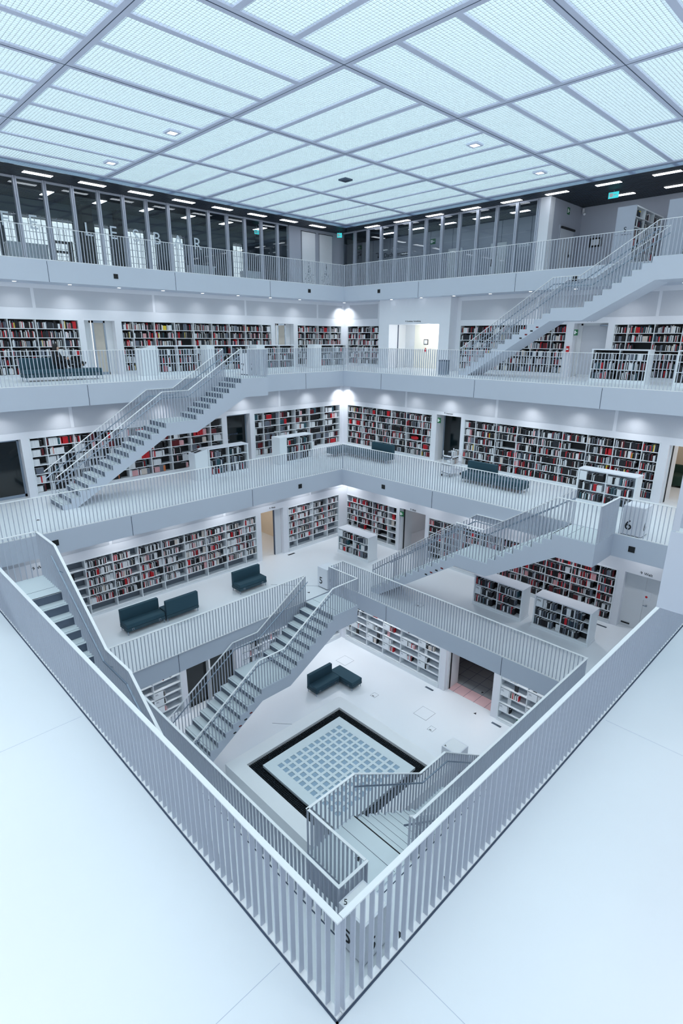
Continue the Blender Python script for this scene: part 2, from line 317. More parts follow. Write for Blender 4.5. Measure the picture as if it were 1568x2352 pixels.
# ------------------------------------------------------------------ doors and the rooms behind the openings
DN = [0]
def door(side, L, d, depth, kind):
    """recess behind a wall opening: jambs, leaf (or a room) and its fittings; d = (s0, s1, zb, zt)"""
    DN[0] += 1; T = frame_of(L, side); s0, s1, z0, z1 = d[0], d[1], Z[L]+d[2], Z[L]+d[3]
    jb = MB(T)
    jb.box(s0-.06, s0, .221, depth, z0, z1, M_DOOR); jb.box(s1, s1+.06, .221, depth, z0, z1, M_DOOR); jb.box(s0-.06, s1+.06, .221, depth, z1, z1+.06, M_DOOR)
    root = tag(jb.build('door_%d' % DN[0]), kind='structure')
    w = s1-s0; rt = 1 if side == 'L' else -1            # +s is rightwards on the left wall only
    def leaf(a, b, m, dd=depth-.05, zt=z1, nm='door_leaf', frame=None):
        k = MB(T)
        if frame:
            k.box(a, b, dd, dd+.04, z0, z0+.09, frame); k.box(a, b, dd, dd+.04, zt-.07, zt, frame); k.box(a, a+.06, dd, dd+.04, z0, zt, frame); k.box(b-.06, b, dd, dd+.04, z0, zt, frame)
            k.box(a+.06, b-.06, dd+.012, dd+.03, z0+.09, zt-.07, m)
        else: k.box(a, b, dd, dd+.04, z0+.01, zt, m)
        return k.build(nm, root)
    def handle(s, dd=depth-.05):
        k = MB(T); k.box(s-.014, s+.014, dd-.05, dd, z0+.84, z0+.87, M_STEEL); k.box(s-.014, s+.09, dd-.06, dd-.04, z0+.845, z0+.865, M_STEEL); k.build('door_handle', root)
    if kind == 'wood':
        leaf(s0, s0+w*.3, M_DOOR, frame=M_DOOR); leaf(s0+w*.34, s0+w*.78, M_WOOD, frame=M_STEEL); leaf(s0+w*.78, s1, M_DOOR); handle(s0+w*.4)
    elif kind == 'metal':
        leaf(s0, s1-.1, M_PANEL, frame=M_DOOR); leaf(s1-.1, s1, M_DOOR); handle(s1-.22)
        k = MB(T); k.box(s0+.05, s0+.4, depth-.12, depth-.06, z1-.1, z1-.05, M_STEEL); k.build('door_closer', root)
    elif kind == 'glass':
        leaf(s0, s1, M_DGLASS, frame=M_STEEL); handle(s0+.1)
    elif kind == 'glass_pair':
        m = (s0+s1)/2-.1; leaf(s0, m-.03, M_DGLASS, frame=M_BLACK); leaf(m+.03, s1, M_DGLASS, frame=M_BLACK); k = MB(T); k.box(m-.03, m+.03, .02, depth, z0, z1, M_DOOR); k.build('door_post', root)
    elif kind == 'white_pair':
        m = (s0+s1)/2; leaf(s0, m-.004, M_DOOR); leaf(m+.004, s1, M_DOOR); handle(m-.1)
        k = MB(T); k.box(m-.17, m+.05, depth-.058, depth-.05, z0+1.02, z0+1.3, M_PAPER); k.build('notice_sheet', root)
        k = MB(T); k.cyl((m-.06, depth-.062, z0+1.13), (m-.06, depth-.058, z0+1.13), .035, .035, M_RED); k.build('round_symbol', root)
        k = MB(T); k.box(s1-.3, s1-.06, depth-.07, depth-.05, z0+.10, z0+.14, M_BLACK); k.build('door_stop_plate', root)
    elif kind == 'cream_pair':
        m = s0+w*.42; leaf(s0, m-.004, M_CREAM); leaf(m+.004, s0+w*.8, M_CREAM); leaf(s0+w*.8, s1, M_DOOR); handle(m+.09)
        k = MB(T); k.box(m+.26, m+.5, depth-.075, depth-.055, z0+1.05, z0+1.28, M_BLACK); k.box(m+.29, m+.47, depth-.08, depth-.073, z0+1.08, z0+1.25, M_PAPER); k.build('framed_notice', root)
        k = MB(T); k.box(s0+w*.81, s0+w*.9, depth-.07, depth-.055, z0+.98, z0+1.28, M_PAPER); k.build('poster_sheet', root)
        k = MB(T); k.box(m+.37, m+.42, depth-.08, depth-.055, z0+.74, z0+.9, M_RED); k.box(m+.37, m+.42, depth-.085, depth-.08, z0+.84, z0+.88, M_SIGNG); k.build('emergency_handle', root)
        k = MB(T); k.box(s1-.03, s1+.0, .12, .16, z0, z1, M_JOINT); k.build('door_edge_seal', root)
    elif kind.startswith('room'):
        a, b, dd = s0-.6, s1+.9, 3.6 if kind == 'room_beige' else 3.2
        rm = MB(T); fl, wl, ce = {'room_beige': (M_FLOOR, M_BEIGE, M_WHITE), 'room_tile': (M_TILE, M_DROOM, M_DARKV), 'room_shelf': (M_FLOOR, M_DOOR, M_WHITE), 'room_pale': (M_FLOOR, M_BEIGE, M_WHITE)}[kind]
        rm.box(a, b, depth, dd, z0-.05, z0+.002, fl); rm.box(a, b, dd, dd+.05, z0, z1+.3, wl); rm.box(a-.05, a, depth, dd, z0, z1+.3, wl); rm.box(b, b+.05, depth, dd, z0, z1+.3, wl); rm.box(a, b, depth, dd, z1+.3, z1+.35, ce)
        rm.box(a, s0-.06, depth, depth+.05, z0, z1+.3, wl); rm.box(s1+.06, b, depth, depth+.05, z0, z1+.3, wl); rm.box(a, b, depth, depth+.05, z1+.06, z1+.3, wl)
        rm.build('back_room', root)
        sl = s0 if side == 'L' and False else (s1 if side == 'R' else s1)   # sliding leaf parked at the far jamb
        k = MB(T)
        if side == 'L': k.box(s1-.34, s1-.02, .16, .20, z0, z1, M_DOOR); k.box(s1-.36, s1-.34, .14, .22, z0, z1, M_JOINT)
        else: k.box(s1-.04, s1-.0, .14, depth+.3, z0, z1, M_DOOR); k.box(s1-.06, s1-.04, .24, .30, z0, z1, M_BLACK)
        k.build('sliding_leaf', root)
        if kind == 'room_tile':
            k = MB(T); k.box(s0, s1, .22, .75, z0+.002, z0+.006, M_PINK)
            for q in range(8): k.box(s0-.5+q*.42, s0-.49+q*.42, .2, 3, z0+.004, z0+.008, M_JOINT)
            for q in range(5): k.box(a, b, .75+q*.5, .76+q*.5, z0+.004, z0+.008, M_JOINT)
            k.build('tile_floor', root)
    return root
D = DOORS
door('L', 7, D[(7, 'L')][0], .35, 'wood'); door('L', 7, D[(7, 'L')][1], .35, 'wood'); door('R', 7, D[(7, 'R')][0], .42, 'metal')
dcream = door('R', 7, (14.57, 17.34, 0, 1.91), .75, 'cream_pair')
door('L', 6, D[(6, 'L')][0], .30, 'glass'); door('L', 6, D[(6, 'L')][1], .32, 'glass'); door('R', 6, (11.72, 12.84, 0, 1.84), .55, 'glass'); door('R', 6, D[(6, 'R')][1], .5, 'room_beige')
door('L', 5, D[(5, 'L')][0], .3, 'glass'); door('L', 5, D[(5, 'L')][1], .5, 'room_pale'); door('R', 5, D[(5, 'R')][0], .5, 'room_shelf'); door('R', 5, D[(5, 'R')][1], .25, 'white_pair')
door('L', 4, D[(4, 'L')][0], .25, 'glass_pair'); door('R', 4, D[(4, 'R')][0], .5, 'room_tile')
BACKS = []
t = thing('back_shelf', (17.75, 12.45, Z[5]), 'beige-framed bookshelf in the room behind the doorway with the green sign', 'bookcase')
TB = lambda s, d, z: (17.7+d, s, Z[5]+z)
for x in (12.1, 12.82): k = MB(TB); k.box(x-.03, x+.03, 0, .3, 0, 1.9, M_WOOD); k.build('side_panel', t)
k = MB(TB); k.box(12.1, 12.82, .27, .3, 0, 1.9, M_BACKM); k.build('back_panel', t)
for j in range(6): k = MB(TB); k.box(12.13, 12.79, .01, .28, .25+.31*j, .275+.31*j, M_WOOD); k.build('shelf', t)
for j in range(5): BACKS.append((TB, 12.14, 12.78, .277+.31*j))
# lamps of the rooms seen through the open doors
def lamp(name, kind, loc, power, size=.3, color=(1, 1, 1), aim=(0, 0, -1), spot=None, blend=.5):
    l = bpy.data.lights.new(name, kind); l.energy = power; l.color = color
    if kind == 'AREA': l.size = size
    if kind == 'SPOT': l.spot_size = spot; l.spot_blend = blend; l.shadow_soft_size = size
    if kind == 'POINT': l.shadow_soft_size = size
    o = bpy.data.objects.new(name, l); COL.objects.link(o); o.location = loc
    o.rotation_euler = Vector(aim).to_track_quat('-Z', 'Y').to_euler(); return o
lamp('room_lamp', 'POINT', (19.6, 3.6, Z[6]+1.8), 16, .15, (1, .95, .9)); lamp('room_lamp', 'POINT', (12.2, 18.6, Z[5]+1.8), 12, .15, (1, .96, .93))
lamp('room_lamp', 'POINT', (18.6, 13.0, Z[5]+1.8), 5, .15, (1, .94, .95)); lamp('room_lamp', 'POINT', (15.6, 8.6, 1.7), 5, .15, (1, .82, .84))
lamp('room_lamp', 'POINT', (20.6, 15.6, Z[7]+1.75), 24, .15, (1, .98, .93))
# ------------------------------------------------------------------ ceiling: luminous grid, beams, dark slat ceiling around it
CU, CV, CM = 9.02, 9.17, 3.86
EU, EV = 20.35, 20.5
M_LUM = mat('luminous_panel', (200, 220, 226), .6, var=0, emit=CEIL_EMIT, ecol=(237, 249, 251))
M_LATT = mat('louvre_white', (222, 231, 235), .6, var=0)
lm = MB(); lu0, lv0 = CU-3*CM, CV-3*CM
lm.add([(lu0, lv0, ZLUM+.05), (EU, lv0, ZLUM+.05), (EU, EV, ZLUM+.05), (lu0, EV, ZLUM+.05)], [(0, 3, 2, 1)], M_LUM); struct(lm, 'ceiling')
lt = MB()                                     # egg-crate louvre under the lamps
CELL = .0772; LH = .042
for i in range(int((EU-lu0)/CELL)+1):
    x = lu0+i*CELL; lt.box(x-.004, x+.004, lv0, EV, ZLUM, ZLUM+LH, M_LATT)
for i in range(int((EV-lv0)/CELL)+1):
    y = lv0+i*CELL; lt.box(lu0, EU, y-.004, y+.004, ZLUM, ZLUM+LH-.001, M_LATT)
struct(lt, 'ceiling_louvre')
bmn = MB(); bsc = MB()
def clampb(a, b, lo, hi): return max(a, lo), min(b, hi)
for k in range(-3, 4):
    w = .11
    u = CU+k*CM; v = CV+k*CM
    if lu0-.1 < u < EU+.1: bmn.box(u-w, u+w, lv0, EV, ZLUM-.02, ZLUM+.05, M_BEAM)
    if lv0-.1 < v < EV+.1: bmn.box(lu0, EU, v-w, v+w, ZLUM-.0185, ZLUM+.049, M_BEAM)
    # thin dark joint down the middle of each main beam
    bmn.box(u-.008, u+.008, lv0, EV, ZLUM-.022, ZLUM-.02, M_JOINT); bmn.box(lu0, EU, v-.008, v+.008, ZLUM-.023, ZLUM-.02, M_JOINT)
for qu in (0, 1):
    for qv in (0, 1):
        ua, ub = (CU, EU) if qu else (lu0, CU); va, vb = (CV, EV) if qv else (lv0, CV)
        along_v = (qu == qv)
        for k in range(3):
            for j in (1, 2):
                if along_v:
                    u = (CU if qu else lu0)+k*CM+j*CM/3; bsc.box(u-.065, u+.065, va, vb, ZLUM-.015, ZLUM+.05, M_BEAM)
                else:
                    v = (CV if qv else lv0)+k*CM+j*CM/3; bsc.box(ua, ub, v-.065, v+.065, ZLUM-.015, ZLUM+.05, M_BEAM)
struct(bmn, 'ceiling_beam'); struct(bsc, 'ceiling_beam')
tm = MB(); tm.box(EU, EU+.03, -3, EV, ZDARK-.0, ZLUM+.05, M_TRIM); tm.box(-3, EU+.03, EV, EV+.03, ZDARK, ZLUM+.05, M_TRIM)
tm.box(EU-.12, EU, -3, EV-.12, ZLUM-.025, ZLUM+.03, M_BEAM); tm.box(-3, EU, EV-.12, EV, ZLUM-.026, ZLUM+.03, M_BEAM); struct(tm, 'ceiling_trim')
dk = MB(); dk.box(EU+.03, 29, -3, 29, ZDARK+.12, ZDARK+.16, M_DARKV); dk.box(-3, EU+.03, EV+.03, 29, ZDARK+.12, ZDARK+.16, M_DARKV); struct(dk, 'ceiling_void')
sl = MB()
for i in range(56):
    a = .06+i*.15
    sl.box(EU+a, EU+a+.11, -3, EV+a, ZDARK, ZDARK+.05, M_DARKC); sl.box(-3, EU+a, EV+a, EV+a+.11, ZDARK, ZDARK+.05, M_DARKC)
struct(sl, 'ceiling_slats')
for i, (u, v, lit) in enumerate(((8.47, 14.96, 1), (8.43, 18.7, 1), (14.8, 9.92, 1), (18.54, 9.91, 1), (14.81, 14.96, 0))):
    lab = ['square recessed spot in the left luminous ceiling, nearer the viewer', 'square recessed spot near the left edge of the luminous ceiling', 'square recessed spot in the right luminous ceiling, nearer the middle', 'square recessed spot near the right edge of the luminous ceiling', 'unlit dark square fitting in the middle of the luminous ceiling'][i]
    t = thing('ceiling_spot', (u, v, ZLUM), lab, 'ceiling light')
    k = MB()
    for a0, a1, b0, b1 in ((-.17, .17, -.17, -.11), (-.17, .17, .11, .17), (-.17, -.11, -.11, .11), (.11, .17, -.11, .11)): k.box(u+a0, u+a1, v+b0, v+b1, ZLUM-.05, ZLUM, M_BEAM if lit else M_JOINT)
    k.build('frame', t); k = MB(); k.box(u-.11, u+.11, v-.11, v+.11, ZLUM-.03, ZLUM, M_SPOT if lit else M_JOINT); k.build('lens', t)
# strip lamps in the slat ceiling
def strip(u0, u1, v0, v1, label):
    t = thing('strip_light', ((u0+u1)/2, (v0+v1)/2, ZDARK), label, 'ceiling light', 'strip lights in the slat ceiling')
    k = MB(); k.box(u0-.03, u1+.03, v0-.03, v1+.03, ZDARK-.004, ZDARK+.06, M_DARKV); k.build('housing', t)
    k = MB(); k.box(u0, u1, v0, v1, ZDARK-.012, ZDARK-.004, M_STRIP); k.build('diffuser', t)
for i in range(8):
    u = 18.69-i*1.72
    strip(u, u+.86, 21.02, 21.26, '%s white strip light from the corner along the left glass wall' % nth(i))
for i in range(8):
    v = 18.95-i*1.78
    strip(20.82, 21.03, v, v+.8, '%s white strip light from the corner along the right glass wall' % nth(i))
for i, v in enumerate((8.48, 6.68, 4.9)): strip(22.68, 22.9, v, v+.82, ['strip light over the open gallery, above the tall bookcase', 'strip light at the right edge, above the tall bookcase', 'strip light beyond the right edge of the slat ceiling'][i])
for i in range(5):
    v = 19.6-i*1.78; strip(22.68, 22.9, v, v+.8, '%s strip light behind the right glass wall from the corner' % nth(i))
for i in range(6):
    u = 17.5-i*1.9; strip(u, u+.25, 23.2, 24.0, '%s strip light behind the left glass wall from the corner' % nth(i))
# ------------------------------------------------------------------ top gallery: glazing, walls behind it, lettering
WN = [0]
def pane(T, s0, s1, label_side):
    """one glazed bay: mullion at each end shared, so each window carries its own first mullion, sill, head and pane"""
    WN[0] += 1; z0, z1 = Z[8], ZDARK
    k = MB(T); k.box(s0-.055, s0+.055, -.04, .10, z0, z1, M_ALU); k.box(s0-.006, s0+.006, -.043, -.04, z0, z1, M_JOINT); k.box(s0+.055, s1-.055, 0, .06, z0, z0+.06, M_ALU); k.box(s0+.055, s1-.055, 0, .06, z1-.06, z1, M_ALU)
    r = tag(k.build('window_%d' % WN[0]), kind='structure')
    k = MB(T); k.box(s0+.05, s1-.05, .025, .037, z0+.05, z1-.05, M_GLASS); k.build('glass_pane', r)
    return r
LM = [3.9+.8955*i for i in range(16)] + [18.02]
for a, b in zip(LM[:-1], LM[1:]): pane(TL(GV), a, b, 'L')
RM = [11.24+.865*i for i in range(13)]
for a, b in zip(RM[:-1], RM[1:]): pane(TR(GU), a, b, 'R')
k = MB(TL(GV)); k.box(18.03, 21.6, 0, .2, Z[8], ZDARK, M_DIMW); struct(k, 'wall_left')
k = MB(); k.box(GU, GU+.35, 10.79, 11.18, Z[8], ZDARK, M_WHITE); struct(k, 'wall_right_pier')
k = MB(); k.box(GU+.35, 24.0, 10.79, 10.95, Z[8], ZDARK, M_DIMW); struct(k, 'wall_right')
k = MB(); k.box(23.9, 24.1, -3, 24, Z[8], ZDARK, M_DIMW); struct(k, 'wall_right')
k = MB(); k.box(21.25, 24.1, 24.0, 24.2, Z[8], ZDARK+.1, M_DIMW); struct(k, 'wall_right_end')
sj = MB()
for v in (11.9, 12.9, 14.3, 15.6, 16.9, 18.2, 19.5, 20.8, 22.0): sj.box(23.894, 23.9, v-.008, v+.008, Z[8], ZDARK, M_JOINT)
for zz in (.9, 1.55, 2.1): sj.box(23.894, 23.9, 10.95, 24, Z[8]+zz-.004, Z[8]+zz+.004, M_PANEL)
struct(sj, 'wall_right_joints')
for i, v in enumerate((14.0, 16.3)):
    DN[0] += 1; k = MB(); k.box(23.88, 23.9, v, v+.8, Z[8], Z[8]+1.8, M_DOOR); r = tag(k.build('door_%d' % DN[0]), kind='structure'); k = MB(); k.box(23.86, 23.88, v+.7, v+.74, Z[8]+.85, Z[8]+1.15, M_BLACK); k.build('door_handle', r)
DN[0] += 1; k = MB(); k.box(22.1, 23.36, 10.765, 10.79, Z[8], Z[8]+1.86, M_DIMW); k.box(22.18, 23.28, 10.755, 10.765, Z[8], Z[8]+1.78, M_PANEL); r = tag(k.build('door_%d' % DN[0]), kind='structure')
k = MB(); k.box(22.15, 23.3, 10.70, 10.75, Z[8]+1.74, Z[8]+1.81, M_BLACK); k.build('door_closer', r); k = MB(); k.box(23.0, 23.12, 10.71, 10.75, Z[8]+.8, Z[8]+.9, M_BLACK); k.build('door_handle', r)
# cafe room behind the left glazing: side walls, column, and the outer facade with gridded windows
k = MB(); k.box(18.36, 18.5, GV+.2, 25.3, Z[8], ZDARK, M_DROOM); struct(k, 'wall_cafe_right')
def facade(v, openings, u0, u1):
    mb = MB(TL(v)); ss = [u0]
    for a, b in openings: mb.box(ss[-1], a, 0, .25, Z[8], ZDARK, M_DROOM); mb.box(a, b, 0, .25, Z[8]+2.16, ZDARK, M_DROOM); mb.box(a, b, 0, .25, Z[8], Z[8]+.05, M_DROOM); ss.append(b)
    mb.box(ss[-1], u1, 0, .25, Z[8], ZDARK, M_DROOM); struct(mb, 'wall_cafe_facade')
    for a, b in openings:
        WN[0] += 1; k = MB(TL(v+.05)); n = max(2, round((b-a)/.22))
        for i in range(n+1): x = a+(b-a)*i/n; k.box(x-.008, x+.008, 0, .03, Z[8], Z[8]+2.16, M_ALU)
        for j in range(9): k.box(a, b, 0, .03, Z[8]+.26*j, Z[8]+.26*j+.014, M_ALU)
        r = tag(k.build('window_%d' % WN[0]), kind='structure'); k = MB(TL(v+.07)); k.box(a, b, .01, .02, Z[8], Z[8]+2.16, M_GLASS); k.build('glass_pane', r)
facade(25.0, [(5.9, 6.75), (6.95, 7.35), (7.58, 8.5), (8.65, 9.5), (10.29, 10.97), (11.62, 12.5), (12.64, 13.0), (13.6, 14.4), (17.0, 17.7)], 2.5, 18.35)
for u in (9.85, 11.25): k = MB(); k.box(u-.2, u+.2, 24.5, 24.9, Z[8], ZDARK, M_DARKV); struct(k, 'column_cafe')
# cafe furniture seen through the glass: pale counter blocks and dark stools
for i, (u, v, w, h, lab) in enumerate(((6.6, 23.6, 1.3, .95, 'long white counter behind the left glass wall, leftmost'), (13.9, 23.6, 1.1, .8, 'white counter behind the glass below the letter R'), (16.6, 23.4, .9, .75, 'white table block behind the glass nearest the banners'))):
    t = thing('cafe_counter', (u+w/2, v, Z[8]), lab, 'counter', 'counters of the glazed cafe')
    k = MB(); k.box(u, u+w, v, v+.5, Z[8], Z[8]+h-.05, M_WHITE); k.build('body', t); k = MB(); k.box(u-.03, u+w+.03, v-.03, v+.53, Z[8]+h-.05, Z[8]+h, M_WHITE); k.build('counter_top', t)
t = thing('cafe_shelf', (8.3, 23.4, Z[8]), 'black open shelf standing behind the left glass wall', 'shelf')
k = MB(); k.box(8.0, 8.06, 23.2, 23.6, Z[8], Z[8]+1.1, M_BLACK); k.box(8.6, 8.66, 23.2, 23.6, Z[8], Z[8]+1.1, M_BLACK); k.build('side_panel', t)
for j in range(4): k = MB(); k.box(8.06, 8.6, 23.2, 23.6, Z[8]+.05+.33*j, Z[8]+.09+.33*j, M_BLACK); k.build('shelf', t)
t = thing('letter_sign', (10, GV-.03, Z[8]+1.1), 'large pale frosted letters CAFE LESBAR on the left glass wall', 'sign')
for ch, u in zip('CAFELESBAR', (4.4, 5.25, 6.12, 6.97, 8.78, 9.68, 10.54, 11.38, 12.29, 13.15)):
    text('letter', ch, .62, (u, GV-.02, ZC+3.62), (1, 0, 0), (0, 0, 1), M_FROST, t, .004)
# banners beside the left glazing
for i, (a, b, lab) in enumerate(((18.72, 19.62, 'pale hanging banner with a dotted tree print, left one of the pair'), (19.84, 20.74, 'pale hanging banner with a dotted print, nearer the corner'))):
    t = thing('hanging_banner', ((a+b)/2, GV-.05, ZC+4.8), lab, 'banner', 'banners beside the left glass wall')
    k = MB(); k.box(a+.03, b-.03, GV-.055, GV-.05, Z[8]+.02, ZC+4.78, M_PAPER); k.build('cloth', t)
    k = MB(); k.cyl((a-.02, GV-.052, ZC+4.79), (b+.02, GV-.052, ZC+4.79), .014, .014, M_BLACK, 8); k.build('hanging_rod', t)
    k = MB(); rr = random.Random(3+i)
    for q in range(210):
        hh = rr.random()**1.6; x = (a+b)/2 + (rr.random()-.5)*.8*(1-.55*hh if hh < .55 else .38*(1.15-hh)); zz = Z[8]+.08+hh*1.15; s = .008+.02*rr.random()
        k.box(x, x+s, GV-.058, GV-.055, zz, zz+s*1.6, M_JOINT)
    k.build('print', t)
# lettering and signs on the walls
def sign_text(body, size, loc, right, label, m=M_TEXT): return tag(text('wall_lettering', body, size, loc, right, (0, 0, 1), m, None, .002), label, 'sign')
A = '\u2191 '
sign_text('Dachterrasse', .30, (23.885, 20.40, ZC+4.14), (0, -1, 0), 'black lettering Dachterrasse on the wall behind the right glazing')
sign_text('WC', .17, (23.885, 23.0, ZC+4.46), (0, -1, 0), 'black WC lettering on the wall behind the right glazing'); None
def bent_arrow(v, z, flip, label):
    k = MB(); y = -1 if flip else 1
    k.box(23.88, 23.89, v-.09, v+.09, z+.09, z+.12, M_TEXT); k.box(23.88, 23.89, v-.09*y-.016, v-.09*y+.016, z-.1, z+.12, M_TEXT)
    c = (v-.09*y, z-.12) if not flip else (v-.12, z+.105)
    k.prism([(c[0]-.06, c[1]+.05), (c[0]+.06, c[1]+.05), (c[0], c[1]-.04)] if not flip else [(v-.06, z+.045), (v-.06, z+.165), (v-.16, z+.105)], 23.88, 23.89, M_TEXT, 'x')
    tag(k.build('arrow_marking'), label, 'sign')
bent_arrow(21.7, ZC+4.2, False, 'black bent arrow left of the word Dachterrasse'); bent_arrow(23.0, ZC+4.24, True, 'small black bent arrow under the WC lettering')
sign_text(A+'Direktion, Verwaltung', .085, (19.994, 15.98, ZC+.70), (0, -1, 0), 'small lettering Direktion, Verwaltung above the cream doors')
sign_text(A+'Literatur', .09, (17.794, 12.3, ZC-2.745), (0, -1, 0), 'small lettering Literatur above the dark glass door')
sign_text(A+'Welt', .095, (12.43, 16.494, ZC-6.317), (1, 0, 0), 'small lettering Welt above the left pale doorway')
sign_text(A+'Welt', .095, (16.544, 12.82, ZC-6.46), (0, -1, 0), 'small lettering Welt above the doorway with the green sign')
sign_text(A+'Welt', .11, (16.544, 4.28, ZC-6.47), (0, -1, 0), 'lettering Welt above the white double door with a notice'); sign_text(A+'Welt', .13, (4.05, 16.494, ZC-6.33), (1, 0, 0), 'lettering Welt seen through the railing at the far left')
sign_text('\u2190 A', .15, (20.494, 8.5, Z[7]+1.95), (0, -1, 0), 'black letter A above the grey door')
tag(text('glass_lettering', 'LERNEN', .13, (7.6, 14.765, 1.47), (1, 0, 0), (0, 0, 1), M_JOINT), 'faint grey lettering LERNEN on the dark glass door', 'sign')
tag(text('glass_lettering', 'NUNG', .13, (3.72, 18.282, Z[6]+1.18), (1, 0, 0), (0, 0, 1), M_JOINT), 'faint grey lettering on the dark glass panel at far left', 'sign')
tag(text('glass_lettering', 'PHANTASIE', .10, (11.98, 18.30, Z[6]+1.05), (1, 0, 0), (0, 0, 1), M_JOINT), 'faint grey lettering on the dark door in the middle gallery', 'sign')
tag(text('glass_lettering', 'BODAN', .14, (GU-.01, 11.65, Z[8]+1.13), (0, -1, 0), (0, 0, 1), M_FROST), 'faint letters on the right glazing, nearest the white pier', 'sign'); tag(text('glass_lettering', 'UMPE', .14, (GU-.01, 12.6, Z[8]+1.13), (0, -1, 0), (0, 0, 1), M_FROST), 'faint letters on the right glazing, second bay from the pier', 'sign')
def escape_sign(loc, right, w, h, m, label, hang=0):
    r = Vector(right); n = r.cross(Vector((0, 0, 1))); T = lambda a, b, c: (loc[0]+r.x*a+n.x*b, loc[1]+r.y*a+n.y*b, loc[2]+c)
    t = thing('exit_sign', loc, label, 'sign')
    k = MB(T); k.box(-w/2, w/2, -.03, 0, -h/2, h/2, m); k.build('sign_body', t)
    k = MB(T); k.box(-w*.4, -w*.05, 0, .004, -h*.3, h*.3, M_WSIGN); k.box(w*.08, w*.36, 0, .004, -h*.06, h*.06, M_WSIGN); k.prism([(w*.08, -h*.2), (w*.08, h*.2), (-w*.02, 0)], 0, .004, M_WSIGN, 'y'); k.build('pictogram', t)
    if hang: k = MB(T); k.cyl((0, -.015, h/2), (0, -.015, h/2+hang), .012, .012, M_STEEL, 8); k.build('suspension_rod', t)
escape_sign((21.9, 8.85, ZDARK-.16), (0, -1, 0), .34, .19, M_SIGN, 'teal hanging exit sign over the right open gallery', .06)
escape_sign((20.75, 21.35, ZDARK-.17), (.7, -.7, 0), .24, .2, M_SIGN, 'small teal exit sign hanging at the far corner', .07)
escape_sign((17.0, 23.0, ZDARK-.28), (1, 0, 0), .24, .18, M_SIGN, 'teal exit sign behind the left glass near the banners', .19)
escape_sign((22.7, 10.78, ZDARK-.28), (1, 0, 0), .2, .24, M_SIGNG, 'green escape sign on the white wall by the pier')
escape_sign((23.885, 18.05, ZC+4.5), (0, -1, 0), .3, .24, M_SIGNG, 'green escape sign on the wall behind the right glazing'); escape_sign((23.885, 23.0, ZC+4.72), (0, -1, 0), .28, .2, M_SIGNG, 'green escape sign above the WC lettering')
escape_sign((17.79, 12.72, Z[6]+1.62), (0, -1, 0), .14, .2, M_SIGNG, 'dark escape sign on the jamb by the Literatur lettering'); escape_sign((16.54, 13.38, Z[5]+1.62), (0, -1, 0), .18, .2, M_SIGNG, 'green escape sign by the doorway below the middle gallery'); escape_sign((20.49, 8.95, Z[7]+1.55), (0, -1, 0), .13, .2, M_SIGNG, 'dark escape sign on the jamb of the grey door')
t = thing('framed_picture', (23.88, 10.1, Z[8]+1.36), 'black framed plan on the wall of the top right gallery', 'picture')
k = MB(); k.box(23.84, 23.899, 9.87, 10.32, Z[8]+1.2, Z[8]+1.53, M_BLACK); k.build('frame', t); k = MB(); k.box(23.83, 23.84, 9.94, 10.25, Z[8]+1.26, Z[8]+1.47, M_PAPER); k.build('print', t)
t = thing('fire_button', (20.49, 9.17, Z[7]+.98), 'red and white emergency button box by the grey door', 'switch'); k = MB(); k.box(20.46, 20.5, 9.12, 9.22, Z[7]+.86, Z[7]+1.08, M_RED); k.build('housing', t); k = MB(); k.box(20.455, 20.46, 9.13, 9.21, Z[7]+.95, Z[7]+1.0, M_WSIGN); k.build('label_plate', t)
t = thing('security_camera', (23.86, 10.75, Z[8]+2.45), 'small white security camera in the top gallery corner', 'camera'); k = MB(); k.cyl((23.8, 10.7, Z[8]+2.5), (23.8, 10.7, Z[8]+2.62), .04, .04, M_WHITE); k.build('mount', t); k = MB(); k.cyl((23.82, 10.72, Z[8]+2.48), (23.7, 10.6, Z[8]+2.4), .04, .045, M_WHITE); k.build('housing', t)
# square black openings in the gallery fronts
for L, side, s, dz, lab in ((8, 'L', 8.69, 1.95, 'under the left glass wall'), (8, 'L', 17.4, 1.98, 'under the hanging banners'), (8, 'R', 17.61, 1.98, 'under the right glass wall'), (8, 'R', 8.8, 1.93, 'behind the top right stairs'),
                           (6, 'L', 12.02, -4.95, 'left of the far corner'), (6, 'L', 3.97, -4.96, 'beside the near left stairs'), (6, 'R', 12.25, -4.95, 'right of the far corner'), (6, 'R', 4.06, -4.97, 'below the number six pillar')):
    z = ZC+dz; k = MB(TL(VF[L]) if side == 'L' else TR(UF[L])); k.box(s-.075, s+.075, -.012, .05, z-.075, z+.075, M_BLACK); tag(k.build('square_vent'), 'small black square vent in the white gallery front '+lab, 'vent', 'black square vents')
